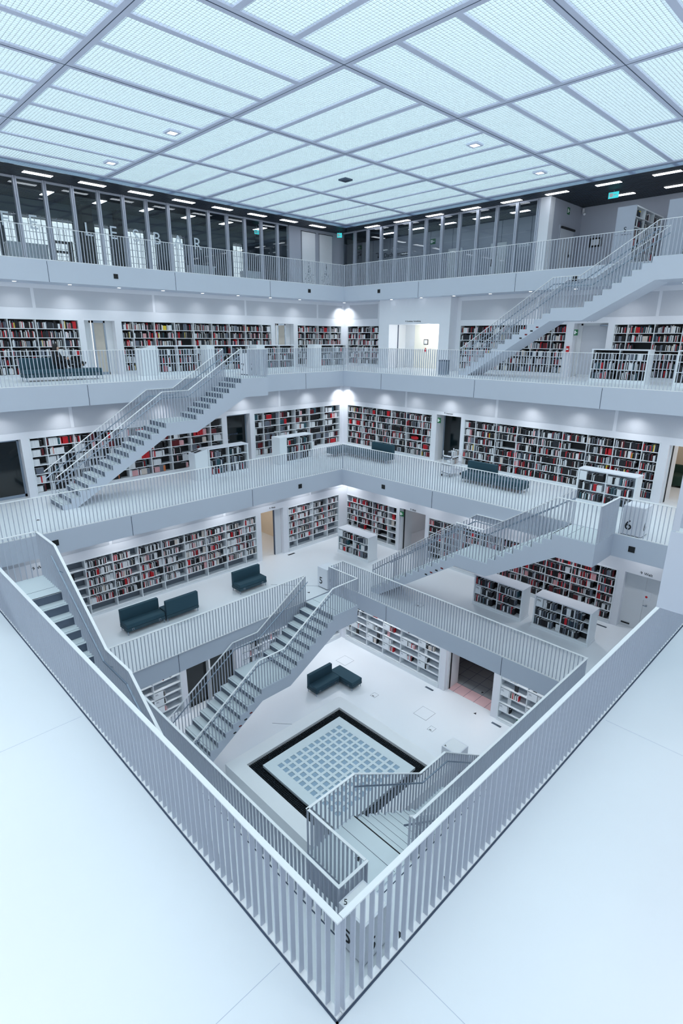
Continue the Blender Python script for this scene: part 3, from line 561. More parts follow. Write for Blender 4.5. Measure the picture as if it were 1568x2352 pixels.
# soffit downlights: lens rings and their light
def downlight(u, v, L, power, label, cone=2.3):
    z = Z[L]-TH[L]; t = thing('downlight', (u, v, z), label, 'ceiling light', 'round downlights under the galleries')
    k = MB(); k.cyl((u, v, z-.008), (u, v, z), .075, .075, M_WHITE, 16); k.build('ring', t); k = MB(); k.cyl((u, v, z-.012), (u, v, z-.008), .055, .055, M_SPOT, 16); k.build('lens', t)
    if power: lamp('downlight_lamp', 'SPOT', (u, v, z-.03), power, .06, (.95, .98, 1), (0, 0, -1), cone, 1.0)
for L in (8, 7, 6, 5):
    vv = {8: 20.25, 7: 17.62, 6: 16.02, 5: 14.03}[L]; uu = {8: 20.0, 7: 17.38, 6: 16.07, 5: 13.8}[L]; top = {8: 17.2, 7: 15.6, 6: 13.9, 5: 12.2}[L]
    fl = {8: 'second-highest', 7: 'middle', 6: 'level-five', 5: 'lowest'}[L]
    for i in range(8 if L > 6 else 6):
        s = top - i*1.65 if L > 6 else top - i*1.9
        if s < 3: continue
        pw = SPOT_W*{8: .45, 7: .55, 6: 1.0, 5: 1.3}[L]*(1 if i % 2 == 0 else .6)
        downlight(s, vv, L, pw, '%s downlight from the corner above the left %s floor' % (nth(i), fl)); downlight(uu-(.17 if L == 8 else 0), s-.1, L, 0 if L == 8 and 13.6 < s < 18.4 else pw, '%s downlight from the corner above the right %s floor' % (nth(i), fl))
    wu, wv = {8: (20.5, 20.74), 7: (17.8, 18.04), 6: (16.55, 16.5), 5: (14.3, 14.53)}[L]
    downlight(wu-.33, wv-.33, L, SPOT_W*1.7, 'corner downlight splashing the wall above the %s floor' % fl, 2.2)
for a in (0, 3.2, 6.4, 9.6):      # downlights under the gallery that carries the viewer, above the near floor
    lamp('near_downlight_lamp', 'SPOT', (-.9, a, Z[7]-TH[7]-.03), SPOT_W*1.6, .1, (.98, 1, 1), (0, 0, -1), 2.3, .8)
    if a: lamp('near_downlight_lamp', 'SPOT', (a, -.9, Z[7]-TH[7]-.03), SPOT_W*1.6, .1, (.98, 1, 1), (0, 0, -1), 2.3, .8)
# ------------------------------------------------------------------ railings
CAMV = Vector((0, 0, ZC))
UB = MB(); UB.box(-.5, .5, -.5, .5, 0, 1, M_RAIL); _ub = UB.build('baluster'); UBM = _ub.data; bpy.data.objects.remove(_ub)
def put_balusters(parent, lst, name='baluster'):
    """lst of (x, y, zbottom, ztop, angle); the hundred nearest the viewer as parts, the rest as one further part"""
    off = Vector(parent['_o'])
    lst = sorted(lst, key=lambda b: (Vector((b[0], b[1], b[2]))-CAMV).length)
    for x, y, zb, zt, an in lst[:100]:
        o = bpy.data.objects.new(name, UBM); COL.objects.link(o); o.parent = parent
        o.location = Vector((x, y, zb))-off; o.rotation_euler = (0, 0, an); o.scale = (.010, .044, zt-zb)
    if len(lst) > 100:
        k = MB()
        for x, y, zb, zt, an in lst[100:]:
            c, s = math.cos(an), math.sin(an)
            q = [(x+c*a*.005-s*b*.022, y+s*a*.005+c*b*.022) for a, b in ((-1,-1),(1,-1),(1,1),(-1,1))]
            k.prism(q, zb, zt, M_RAIL)
        tag(k.build('balusters', parent), kind='stuff')
def rail_line(pts, L, label, group='white gallery railings', gap=.097, post_end=()):
    """level railing along the polyline pts at the floor of level L"""
    z = Z[L]; t = thing('gallery_railing', (pts[0][0], pts[0][1], z), label, 'railing', group)
    h = MB(); b = MB(); bal = []
    for si, (p, q) in enumerate(zip(pts, pts[1:])):
        d = Vector((q[0]-p[0], q[1]-p[1])); n = d.length; d.normalize(); e = .022; dz = .0006*si
        h.bar((p[0]-d.x*e, p[1]-d.y*e, z+RAIL-.006+dz), (q[0]+d.x*e, q[1]+d.y*e, z+RAIL-.006+dz), .046, .014, M_HAND)
        b.bar((p[0]-d.x*e, p[1]-d.y*e, z+.008+dz), (q[0]+d.x*e, q[1]+d.y*e, z+.008+dz), .05, .016, M_HAND)
        k = max(1, round(n/gap)); an = math.atan2(d.y, d.x)
        for i in range(k+1):
            if i == k and q is not pts[-1]: continue
            x, y = p[0]+d.x*n*i/k, p[1]+d.y*n*i/k; bal.append((x, y, z, z+RAIL-.012, an))
    h.build('handrail', t); b.build('base_rail', t); put_balusters(t, bal)
    return t
e = .03
def gap_line(*a, **k): return rail_line(*a, **k)
# top gallery
rail_line([(2.4, VF[8]+e), (UF[8]+e, VF[8]+e)], 8, 'white railing in front of the left glass wall of the top gallery')
rail_line([(UF[8]+e, VF[8]+e-.052), (UF[8]+e, 6.18)], 8, 'white railing of the top gallery in front of the right glass wall')
rail_line([(UF[8]+e, 5.03), (UF[8]+e, 1.0)], 8, 'white railing of the top gallery right of the stair landing')
# second-highest
rail_line([(2.6, VF[7]+e), (10.97, VF[7]+e)], 7, 'white railing in front of the seated person')
rail_line([(12.07, VF[7]+e), (UF[7]+e, VF[7]+e)], 7, 'white railing between the number seven pillar and the far corner')
rail_line([(UF[7]+e, VF[7]+e-.052), (UF[7]+e, 1.6)], 7, 'white railing along the right side of the second-highest gallery')
rail_line([(UN[7]-e, 17.1), (UN[7]-e, VN[7]-e)], 7, 'white railing below the viewer, running left'); rail_line([(UN[7]-e+.052, VN[7]-e), (4.4, VN[7]-e)], 7, 'white railing below the viewer, running right')
# middle gallery
rail_line([(UN[6]-e, VF[6]+e), (UF[6]+e, VF[6]+e)], 6, 'white railing along the left far side of the middle gallery')
rail_line([(UF[6]+e, VF[6]+e-.052), (UF[6]+e, 5.64)], 6, 'white railing of the middle gallery in front of the long right bookcase')
rail_line([(UF[6]+e, 4.53), (UF[6]+e, VN[6]-e)], 6, 'short white railing in front of the number six pillar')
rail_line([(UN[6]-e, VF[6]+e-.052), (UN[6]-e, 11.72)], 6, 'short white railing at the far left end of the near floor')
rail_line([(UN[6]-e, 10.64), (UN[6]-e, VN[6]-e)], 6, 'large near railing running from the bottom corner to the left', gap=.0985)
rail_line([(UN[6]-e+.052, VN[6]-e), (UF[6]+e-.052, VN[6]-e)], 6, 'large near railing running from the bottom corner to the right', gap=.0985)
# level five
rail_line([(UN[5]-e, VF[5]-.02), (10.72, VF[5]-.02)], 5, 'white railing in front of the three teal sofas')
rail_line([(11.9, VF[5]-.02), (UF[5]+e, VF[5]-.02), (UF[5]+e, VN[5]-e)], 5, 'white railing from the far number five pillar along the right side')
rail_line([(UF[5]+e-.052, VN[5]-e), (5.8, VN[5]-e)], 5, 'inner railing just below the right near railing')
rail_line([(4.67, VN[5]-e), (UN[5]-e, VN[5]-e), (UN[5]-e, VF[5]-.08)], 5, 'inner railing just below the left near railing')
# ------------------------------------------------------------------ staircases
def stair(axis, edge, td, s0, sd, L, w, tr, label, warn=False, full=True):
    """L = upper level. s runs down the stair from the far end of the top landing, t runs from the slab edge into the void"""
    z1, z0 = Z[L], Z[L-1]; r = (z1-z0)/22; la = 1.1 if axis == 'u' else 1.06; mid = 1.09
    T = (lambda s, t, z: (s0+sd*s, edge+td*t, z)) if axis == 'u' else (lambda s, t, z: (edge+td*t, s0+sd*s, z))
    a1 = la; a2 = a1+7*tr; a3 = a2+mid; a4 = a3+13*tr; zm = z1-8*r
    t = thing('staircase', T(a4, w/2, z0), label, 'staircase', 'white staircases between the galleries')
    def step_z(s):
        if s <= a1: return z1
        if s < a2-1e-6: return z1-r*(int((s-a1)/tr+1e-6)+1)
        if s <= a3: return zm
        if s >= a4: return z0
        return zm-r*(int((s-a3)/tr+1e-6)+1)
    # solid body: stepped top, folded underside
    top = [(0, z1), (a1, z1)]
    for i in range(7): top += [(a1+i*tr, z1-r*(i+1)), (a1+(i+1)*tr, z1-r*(i+1))]
    top += [(a2, zm), (a3, zm)]
    for i in range(13): top += [(a3+i*tr, zm-r*(i+1)), (a3+(i+1)*tr, zm-r*(i+1))]
    top += [(a4, z0)]
    sl = r/tr; dp = .40
    bot = [(a4-.26/sl*.9, z0), (a3-.02, zm-dp), (a2+.02, zm-dp), (a1-.15, z1-TH.get(L, .6)), (0, z1-TH.get(L, .6))]
    n = len(top)
    k = MB(T)
    # extrude by quads between the stepped top and the underside so that the faces stay planar strips
    def under(s):
        pts = sorted(bot)
        for (x0, y0), (x1, y1) in zip(pts, pts[1:]):
            if x0-1e-6 <= s <= x1+1e-6: return y0+(y1-y0)*(s-x0)/(x1-x0)
        return z0
    cuts = sorted({0, a1, a2, a3, a4} | {a1+i*tr for i in range(8)} | {a3+i*tr for i in range(14)} | {b[0] for b in bot if 0 < b[0] < a4})
    for p, q in zip(cuts, cuts[1:]):
        zt = step_z((p+q)/2) - .012; u0, u1 = under(p+1e-5), under(q-1e-5)
        if q > bot[0][0]+1e-6: u0 = u1 = z0
        k.add([(p, 0, u0), (q, 0, u1), (q, 0, zt), (p, 0, zt), (p, w, u0), (q, w, u1), (q, w, zt), (p, w, zt)],
              [(0, 1, 2, 3), (7, 6, 5, 4), (3, 2, 6, 7), (4, 5, 1, 0), (0, 3, 7, 4), (1, 5, 6, 2)], M_FASCIA)
    k.build('stair_body', t)
    k = MB(T); k.box(0, a1+.012, .03, w-.03, z1-.012, z1, M_TREAD); k.build('landing', t)
    k = MB(T); k.box(a2-.0, a3+.012, .03, w-.03, zm-.012, zm+.001, M_TREAD); k.build('landing', t)
    k = MB(T); k.box(a1-.32, a1-.312, .05, w-.05, z1, z1+.002, M_JOINT); k.box(a1-.01, a1+.014, .05, w-.05, z1, z1+.002, M_BLACK); k.build('landing_strip', t)
    for i in range(22):
        s, zt = (a1+i*tr, z1-r*(i+1)) if i < 8 else (a3+(i-8)*tr, zm-r*(i-7))
        if i not in (7, 21):
            k = MB(T); k.box(s, s+tr+.012, .03, w-.03, zt-.012, zt+.001, M_TREAD); k.box(s+tr-.045, s+tr-.038, .04, w-.04, zt+.001, zt+.0025, M_JOINT); k.build('tread', t)
        k = MB(T); k.box(s-.002, s+.004, .03, w-.03, zt+.002, zt+r-.014, M_RISER); k.build('riser', t)
    # side railings
    ln = [(a1, z1+RAIL), (a1+8*r/sl-.04, zm+RAIL), (a3+.02, zm+RAIL), (a4+.04, z0+RAIL+.01)]
    def rz(s):
        if s <= a1: return z1+RAIL
        for (x0, y0), (x1, y1) in zip(ln, ln[1:]):
            if s <= x1+1e-6: return y0+(y1-y0)*(s-x0)/(x1-x0)
        return ln[-1][1]
    ax_an = 0 if axis == 'u' else math.pi/2
    for side, tt, path in (('outer', w-.03, [(0, .0), (0, w-.03), (a1, w-.03)]), ('inner', .03, [])):
        h = MB(T); bal = []
        if path:
            h.bar((0, 0, z1+RAIL-.006), (0, tt, z1+RAIL-.006), .046, .014, M_HAND); h.bar((-.02, tt, z1+RAIL-.006), (a1, tt, z1+RAIL-.006), .046, .014, M_HAND)
            m = round((w-.03)/.097)
            for i in range(m): p = T(0, tt*i/m, 0); bal.append((p[0], p[1], z1, z1+RAIL-.01, ax_an+math.pi/2))
        s = a1 if not path else 0.0
        for (x0, y0), (x1, y1) in zip(ln, ln[1:]): h.bar((x0, tt, y0-.006), (x1, tt, y1-.006), .046, .014, M_HAND)
        hr = h.build('handrail', t)
        gapb = .1
        while s < a4-.02:
            p = T(s, tt, 0); bal.append((p[0], p[1], step_z(s+1e-4), rz(s)-.012, ax_an)); s += gapb
        put_balusters(hr, bal)
        g = MB(T); ti = tt-.07 if side == 'outer' else tt+.07; gl = [(a1-.05, z1+.74)]+[(x, y-.21) for x, y in ln[1:]]
        if side == 'inner' or True:
            for (x0, y0), (x1, y1) in zip(gl, gl[1:]): g.cyl((x0, ti, y0), (x1, ti, y1), .017, .017, M_STEEL, 8)
            for x in (a1+.3, a2+.4, a3+1.0, a3+2.4): y = rz(x)-.21; g.cyl((x, ti, y), (x, tt, y-.05), .008, .008, M_STEEL, 6)
            g.build('grab_rail', t)
    if warn:
        k = MB(T)
        for i in range(4): x = a3+.35+i*.19; zz = under(x)+.02; k.box(x, x+.09, w-.001, w+.004, zz, zz+.045, M_BLACK if i % 2 else mat('warning_red', (120, 16, 24), .6))
        k.build('warning_marks', t)
    return t
stair('v', 19.56, -1, 5.03, 1, 8, 1.12, .26, 'white staircase at upper right rising to the top gallery', True)
stair('u', 17.10, -1, 12.07, -1, 7, 1.08, .255, 'white open staircase at upper left with both landings visible', False)
stair('u', -.12, 1, 4.4, 1, 7, 1.15, .255, 'white staircase cut off at the right edge of the picture')
stair('v', 14.076, -1, 4.53, 1, 6, 1.15, .25, 'white staircase in the middle right, below the number six pillar', True)
stair('v', 1.915, 1, 11.68, -1, 6, 1.04, .25, 'white staircase at the left edge going down behind the near railing')
stair('u', 12.66, -1, 11.85, -1, 5, 1.38, .2525, 'white staircase in the middle descending to the lowest hall', True)
stair('u', 4.21, 1, 4.67, 1, 5, 1.34, .255, 'white staircase at the bottom leading down from the near corner')
# ------------------------------------------------------------------ level pillars with big numerals
def pillar(u0, v0, L, num, label, faces, top=False, h=.765, w=.5):
    z = Z[L]; t = thing('number_pillar', (u0+w/2, v0+w/2, z), label, 'pillar', 'white level pillars')
    k = MB(); k.box(u0+.02, u0+w-.02, v0+.02, v0+w-.02, z, z+.03, M_JOINT); k.build('plinth', t)
    k = MB(); k.box(u0, u0+w, v0, v0+w, z+.03, z+h, M_WHITE, .006); k.build('body', t)
    for f in faces:
        if f == '-u': text('numeral', num, .36, (u0-.003, v0+w*.66, z+.27), (0, -1, 0), (0, 0, 1), M_TEXT, t)
        if f == '-v': text('numeral', num, .36, (u0+w*.34, v0-.003, z+.27), (1, 0, 0), (0, 0, 1), M_TEXT, t)
    if top:
        text('numeral', num, .12, (u0+.07, v0+w-.07, z+h+.005), (.7, -.7, 0), (.7, .7, 0), M_TEXT, t)
        k = MB(); k.box(u0+.03, u0+w-.03, v0+.03, v0+w-.03, z+h, z+h+.004, M_HAND); k.build('map_plate', t)
pillar(11.87, 12.76, 5, '5', 'white pillar with number 5 beside the landing of the middle stairs', ('-u', '-v'))
pillar(14.13, 3.92, 6, '6', 'white pillar with number 6 behind the railing at right', ('-u', '-v'))
pillar(12.1, 17.22, 7, '7', 'white pillar with number 7 at the head of the upper left stairs', ('-u', '-v'))
pillar(4.03, 3.62, 5, '5', 'white pillar with number 5 below the bottom corner of the near railing', ('-u', '-v'), True)
pillar(11.03, 6.62, 4, '4', 'white block pillar on the lowest floor beside the skylight', ('-u', '-v'), True, .95, .53)
# ------------------------------------------------------------------ skylight bench of the lowest floor
t = thing('skylight_bench', (8.8, 9.0, 0), 'square white bench frame around the glass-block skylight on the lowest floor', 'bench')
PZ = .45; ou0, ou1, ov0, ov1, iu0, iu1, iv0, iv1 = 6.55, 11.03, 6.78, 11.28, 6.98, 10.6, 7.2, 10.85
for q, poly in enumerate(([(ou0, ov1), (ou1, ov1), (iu1, iv1), (iu0, iv1)], [(ou1, ov1), (ou1, ov0), (iu1, iv0), (iu1, iv1)], [(ou1, ov0), (ou0, ov0), (iu0, iv0), (iu1, iv0)], [(ou0, ov0), (ou0, ov1), (iu0, iv1), (iu0, iv0)])):
    k = MB(); k.prism(poly, 0, PZ, M_HAND); k.build('bench_side', t)
t = thing('floor_grating', (8.8, 9.0, .3), 'black metal grating in the ditch around the skylight', 'grating')
k = MB(); k.box(iu0, iu1, iv0, iv1, .0, .30, M_DARKV); k.build('ditch_floor', t)
k = MB()
n = 66
for i in range(n):
    x = iu0+(iu1-iu0)*(i+.5)/n; y = iv0+(iv1-iv0)*(i+.5)/n; k.box(x-.007, x+.007, iv0, iv1, .35, .37, M_GRATE); k.box(iu0, iu1, y-.007, y+.007, .35, .369, M_GRATE)
k.build('grate_bars', t)
t = thing('glass_block_skylight', (8.8, 9.0, .372), 'pale square skylight slab set with rows of glass blocks', 'skylight')
bu0, bu1, bv0, bv1 = 7.54, 10.04, 7.75, 10.27
k = MB(); k.box(7.29, 10.29, 7.48, 10.52, .372, .385, M_SLAB)
pu, pv = (bu1-bu0)/11, (bv1-bv0)/11
# raised ribs between the blocks form the top layer
k.box(7.29, 10.29, 7.48, bv0, .385, .45, M_SLAB); k.box(7.29, 10.29, bv1, 10.52, .385, .45, M_SLAB); k.box(7.29, bu0, bv0, bv1, .385, .45, M_SLAB); k.box(bu1, 10.29, bv0, bv1, .385, .45, M_SLAB)
for i in range(12): x = bu0+pu*i; k.box(x-.038, x+.038, bv0, bv1, .385, .4494, M_SLAB); y = bv0+pv*i; k.box(bu0, bu1, y-.038, y+.038, .385, .4488, M_SLAB)
k.build('slab', t)
k = MB()
for i in range(11):
    for j in range(11): x = bu0+pu*(i+.5); y = bv0+pv*(j+.5); k.box(x-pu/2+.038, x+pu/2-.038, y-pv/2+.038, y+pv/2-.038, .385, .428, M_GBLK)
k.build('glass_blocks', t)
# ------------------------------------------------------------------ floor fittings
def hatch(u0, u1, v0, v1, L, label, outlet):
    z = Z[L]; t = thing('floor_outlet' if outlet else 'floor_hatch', ((u0+u1)/2, (v0+v1)/2, z), label, 'floor outlet' if outlet else 'floor hatch')
    k = MB(); k.box(u0, u1, v0, v1, z, z+.003, M_JOINT); k.box(u0+.008, u1-.008, v0+.008, v1-.008, z+.003, z+.004, M_FLOOR); k.build('cover', t)
    if outlet: k = MB(); k.box(u0+.03, u0+.06, v0+.06, v1-.06, z+.004, z+.006, M_BLACK); k.build('cable_flap', t)
hatch(12.57, 13.1, 8.82, 9.34, 4, 'square floor hatch cover in the lowest hall, right of the skylight', False); hatch(12.25, 12.48, 10.79, 11.0, 4, 'small floor outlet with black flap near the corner bench', True)
hatch(12.27, 12.5, 8.35, 8.55, 4, 'small floor outlet with black flap right of the skylight', True); hatch(12.9, 13.4, 12.9, 13.4, 4, 'faint square floor hatch behind the corner sofa', False)
hatch(10.6, 10.82, 13.35, 13.58, 5, 'small floor outlet between third sofa and far pillar', True); hatch(13.2, 13.45, 9.75, 10.0, 5, 'small floor outlet under the middle right stairs', True)
def grille(u0, u1, v0, v1, L, label):
    k = MB(); k.box(u0, u1, v0, v1, Z[L], Z[L]+.004, M_STEEL); n = 9
    for i in range(n): y = v0+(v1-v0)*(i+.5)/n; k.box(u0+.01, u1-.01, y-.006, y+.006, Z[L]+.004, Z[L]+.006, M_BLACK)
    tag(k.build('floor_grille'), label, 'floor grille')
grille(14.0, 14.09, 9.62, 9.96, 4, 'narrow steel floor grille left of the tiled doorway'); grille(14.0, 14.09, 6.95, 7.28, 4, 'narrow steel floor grille right of the tiled doorway'); grille(12.95, 13.3, 16.2, 16.28, 5, 'narrow floor grille by the left pale doorway'); grille(16.2, 16.28, 5.0, 5.3, 5, 'narrow floor grille by the white double door')
def arrow(u, v, L, an, label):
    c, s = math.cos(an), math.sin(an); z = Z[L]
    p = [(u+c*a-s*b, v+s*a+c*b) for a, b in ((.06, 0), (-.04, .05), (-.04, -.05))]
    k = MB(); k.prism(p, z, z+.003, M_TEXT); tag(k.build('floor_arrow'), label, 'floor marking')
arrow(14.05, 7.9, 4, 0, 'black floor arrow right of the tiled doorway'); arrow(12.3, 5.9, 4, 2, 'black floor arrow behind the white block pillar'); arrow(5.2, 4.85, 5, 0, 'black floor arrow on the landing of the bottom stairs'); arrow(15.2, 8.35, 4, 3, 'black floor arrow inside the tiled doorway')
arrow(4.75, 3.55, 5, 1.2, 'black floor arrow right of the bottom pillar'); arrow(5.95, 3.6, 5, 1.2, 'black floor arrow behind the near right railing'); arrow(11.3, 13.1, 5, 2.2, 'black floor arrow left of the far number five pillar'); arrow(4.0, 15.6, 6, 1.5, 'black floor arrow at the left end of the middle gallery')
# ------------------------------------------------------------------ sofas and benches
def sofa(u, v, L, ang, length, label, back=True, depth=.5, group='teal sofas'):
    """(u, v) is the left rear floor corner seen from the front; local x runs along the seat, y towards the sitter's front (-y)"""
    z = Z[L]; t = thing('sofa' if back else 'bench', (u, v, z), label, 'sofa' if back else 'bench', group); t.rotation_euler = (0, 0, ang); t['_o'] = [0, 0, 0]
    k = MB(); k.box(.0, length, -depth, 0, .12, .22, M_TEALD, .008); k.build('base', t)
    k = MB(); k.box(0, length, -depth, -.13 if back else 0, .225, .35, M_TEAL, .02); k.build('seat_cushion', t)
    if back: k = MB(); k.box(0, length, -.125, 0, .225, .69, M_TEAL, .02); k.build('backrest', t)
    for x in (.03, length-.03):
        for y in (-depth+.03, -.03): k = MB(); k.cyl((x, y, 0), (x, y, .12), .012, .014, M_STEEL, 8); k.build('leg', t)
    for x in (.18, length-.18): k = MB(); k.box(x-.03, x+.03, -depth-.004, -depth, .14, .2, M_STEEL); k.box(x-.018, x+.018, -depth-.006, -depth-.004, .15, .19, M_BLACK); k.build('socket_plate', t)
    return t
P2 = math.pi/2
sofa(5.57, 15.06, 5, 0, 1.2, 'teal two-seat sofa, leftmost of three on the level with number 5')
sofa(7.9, 14.52, 5, math.pi, 1.1, 'teal sofa turned backwards, middle of the three on the left')
sofa(9.5, 15.06, 5, 0, 1.12, 'teal sofa nearest the far number 5 pillar')
sofa(10.82, 12.70, 4, 0, 1.10, 'dark teal sofa with backrest on the lowest floor'); sofa(12.43, 12.70, 4, -P2, 1.13, 'dark teal backless bench adjoining the lowest floor sofa', False)
sofa(15.3, 16.5, 6, 0, 1.08, 'teal bench in the far corner of the middle gallery, left part', False); sofa(16.4, 15.98, 6, -P2, 1.1, 'teal bench in the far corner of the middle gallery, right part', False)
sofa(16.4, 14.86, 6, -P2, 1.13, 'teal sofa with backrest right of the far corner bench'); sofa(16.2, 10.2, 6, -P2, 1.12, 'teal sofa with backrest in front of the long right bookcase'); sofa(16.2, 9.06, 6, -P2, 1.1, 'teal bench right of the sofa by the book trolley', False)
sofa(5.15, 19.35, 7, 0, 1.12, 'teal sofa with backrest left of the seated person'); sofa(6.29, 19.35, 7, 0, 1.2, 'long teal bench under the legs of the seated person', False)
t = thing('lounge_seat', (20.55, 4.65, Z[6]), 'dark green upholstered seat in the room at the right edge', 'seat')
k = MB(); k.box(20.2, 20.9, 4.2, 5.1, Z[6]+.05, Z[6]+.38, M_GREEN, .04); k.build('cushion', t); k = MB(); k.box(20.92, 21.1, 4.1, 5.3, Z[6]+.02, Z[6]+.62, M_GREEN, .04); k.build('backrest', t)
for x, y in ((20.28, 4.3), (20.28, 5.0), (20.82, 4.3), (20.82, 5.0)): k = MB(); k.cyl((x, y, Z[6]), (x, y, Z[6]+.07), .02, .02, M_BLACK, 8); k.build('leg', t)
# ------------------------------------------------------------------ wall bookcases and free-standing bookcases, with the list of every book to place
BOOKS = []          # dict(T, s0, s1, d, dep, z, h, col, lean, where)
DIV = []            # white divider blocks
PAL = {'dense': [('black', 34), ('white', 27), ('dark grey', 8), ('red', 7), ('grey', 9), ('cream', 5), ('dark red', 3), ('dark blue', 4), ('pink', 2), ('teal', 2), ('yellow', .8)],
       'sets': [('black', 40), ('white', 24), ('dark red', 9), ('red', 4), ('grey', 8), ('pink', 5), ('teal', 4), ('cream', 3), ('dark grey', 6), ('orange', .6)],
       'pale': [('white', 46), ('cream', 8), ('black', 28), ('red', 9), ('grey', 6), ('pink', 4), ('dark grey', 7)],
       'mid': [('black', 30), ('white', 28), ('dark grey', 10), ('grey', 12), ('red', 8), ('dark red', 4), ('dark blue', 4)],
       'darkred': [('black', 42), ('red', 13), ('dark red', 12), ('dark grey', 10), ('white', 14), ('pink', 5), ('grey', 6)],
       'low': [('black', 34), ('dark grey', 16), ('white', 18), ('grey', 14), ('teal', 7), ('red', 5), ('dark blue', 6)],
       'lowwhite': [('white', 20), ('black', 40), ('dark grey', 14), ('grey', 12), ('red', 5), ('teal', 6)]}
PAL['dense6'] = [('black', 48), ('white', 23), ('dark grey', 8), ('red', 6), ('grey', 7), ('cream', 3), ('dark red', 3), ('dark blue', 3), ('pink', 1.5), ('yellow', .6)]
PAL['pale2'] = PAL['pale']; PAL['sparse'] = PAL['pale'] ; PAL['sparse2'] = PAL['pale']
def pick(p):
    r = random.random()*sum(w for _, w in p)
    for c, w in p:
        r -= w
        if r <= 0: return c
    return p[0][0]
def fill(T, a, b, z, clear, style, where, run=.0, frac=.95, depth=.15):
    s = a+.008; end = a+(b-a)*frac; col = None; i = 0; rt = where[3]
    items = []
    series = None
    while True:
        if series and series[0] > 0: series[0] -= 1; c, th, h = series[1:]
        else:
            c = pick(PAL[style]); th = random.uniform(.010, .034); h = clear*(random.uniform(.58, .84) if random.random() < .93 else .9)
            if style == 'sets': th = random.uniform(.014, .036); h = clear*random.uniform(.66, .9)
            if style in ('pale', 'pale2'): th = random.uniform(.008, .024); h = clear*random.uniform(.55, .76)
            series = [random.randint(2, 10 if style == 'sets' else 4), c, th, h] if random.random() < run else None
        if s+th > end: break
        items.append([s, s+th, h, c]); s += th+random.uniform(.0006, .003)
        if random.random() < .02: s += random.uniform(.01, .05)
    for s0, s1, h, c in items:
        if rt < 0: s0, s1 = a+b-s1, a+b-s0
        BOOKS.append(dict(T=T, s0=s0, s1=s1, d=.02+random.uniform(0, .014), dep=depth*random.uniform(.85, 1), z=z+.0015, h=h, col=c, lean=0, where=where, i=i)); i += 1
def bookcase_parts(t, T, e, z0, z1, rows, back, depth=.28, proud=.012, f=.03):
    k = MB(T); k.box(e[0]-f, e[0]+.008, -proud, depth, z0-f, z1+f, M_CASE); k.build('side_panel', t); k = MB(T); k.box(e[-1]-.008, e[-1]+f, -proud, depth, z0-f, z1+f, M_CASE); k.build('side_panel', t)
    k = MB(T); k.box(e[0], e[-1], -proud, depth, z1-.004, z1+f, M_CASE); k.build('top_panel', t); k = MB(T); k.box(e[0], e[-1], -proud, depth, z0-f, z0, M_CASE); k.build('bottom_panel', t)
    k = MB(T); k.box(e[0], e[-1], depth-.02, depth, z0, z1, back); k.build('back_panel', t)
    for x in e[1:-1]: k = MB(T); k.box(x-.011, x+.011, 0, depth-.02, z0, z1, M_CASE); k.build('upright', t)
    p = (z1-z0)/rows
    for j in range(1, rows): k = MB(T); k.box(e[0], e[-1], .004, depth-.02, z0+p*j-.013, z0+p*j+.009, M_CASE); k.build('shelf', t)
SIDEW = {'L': 1, 'R': -1}
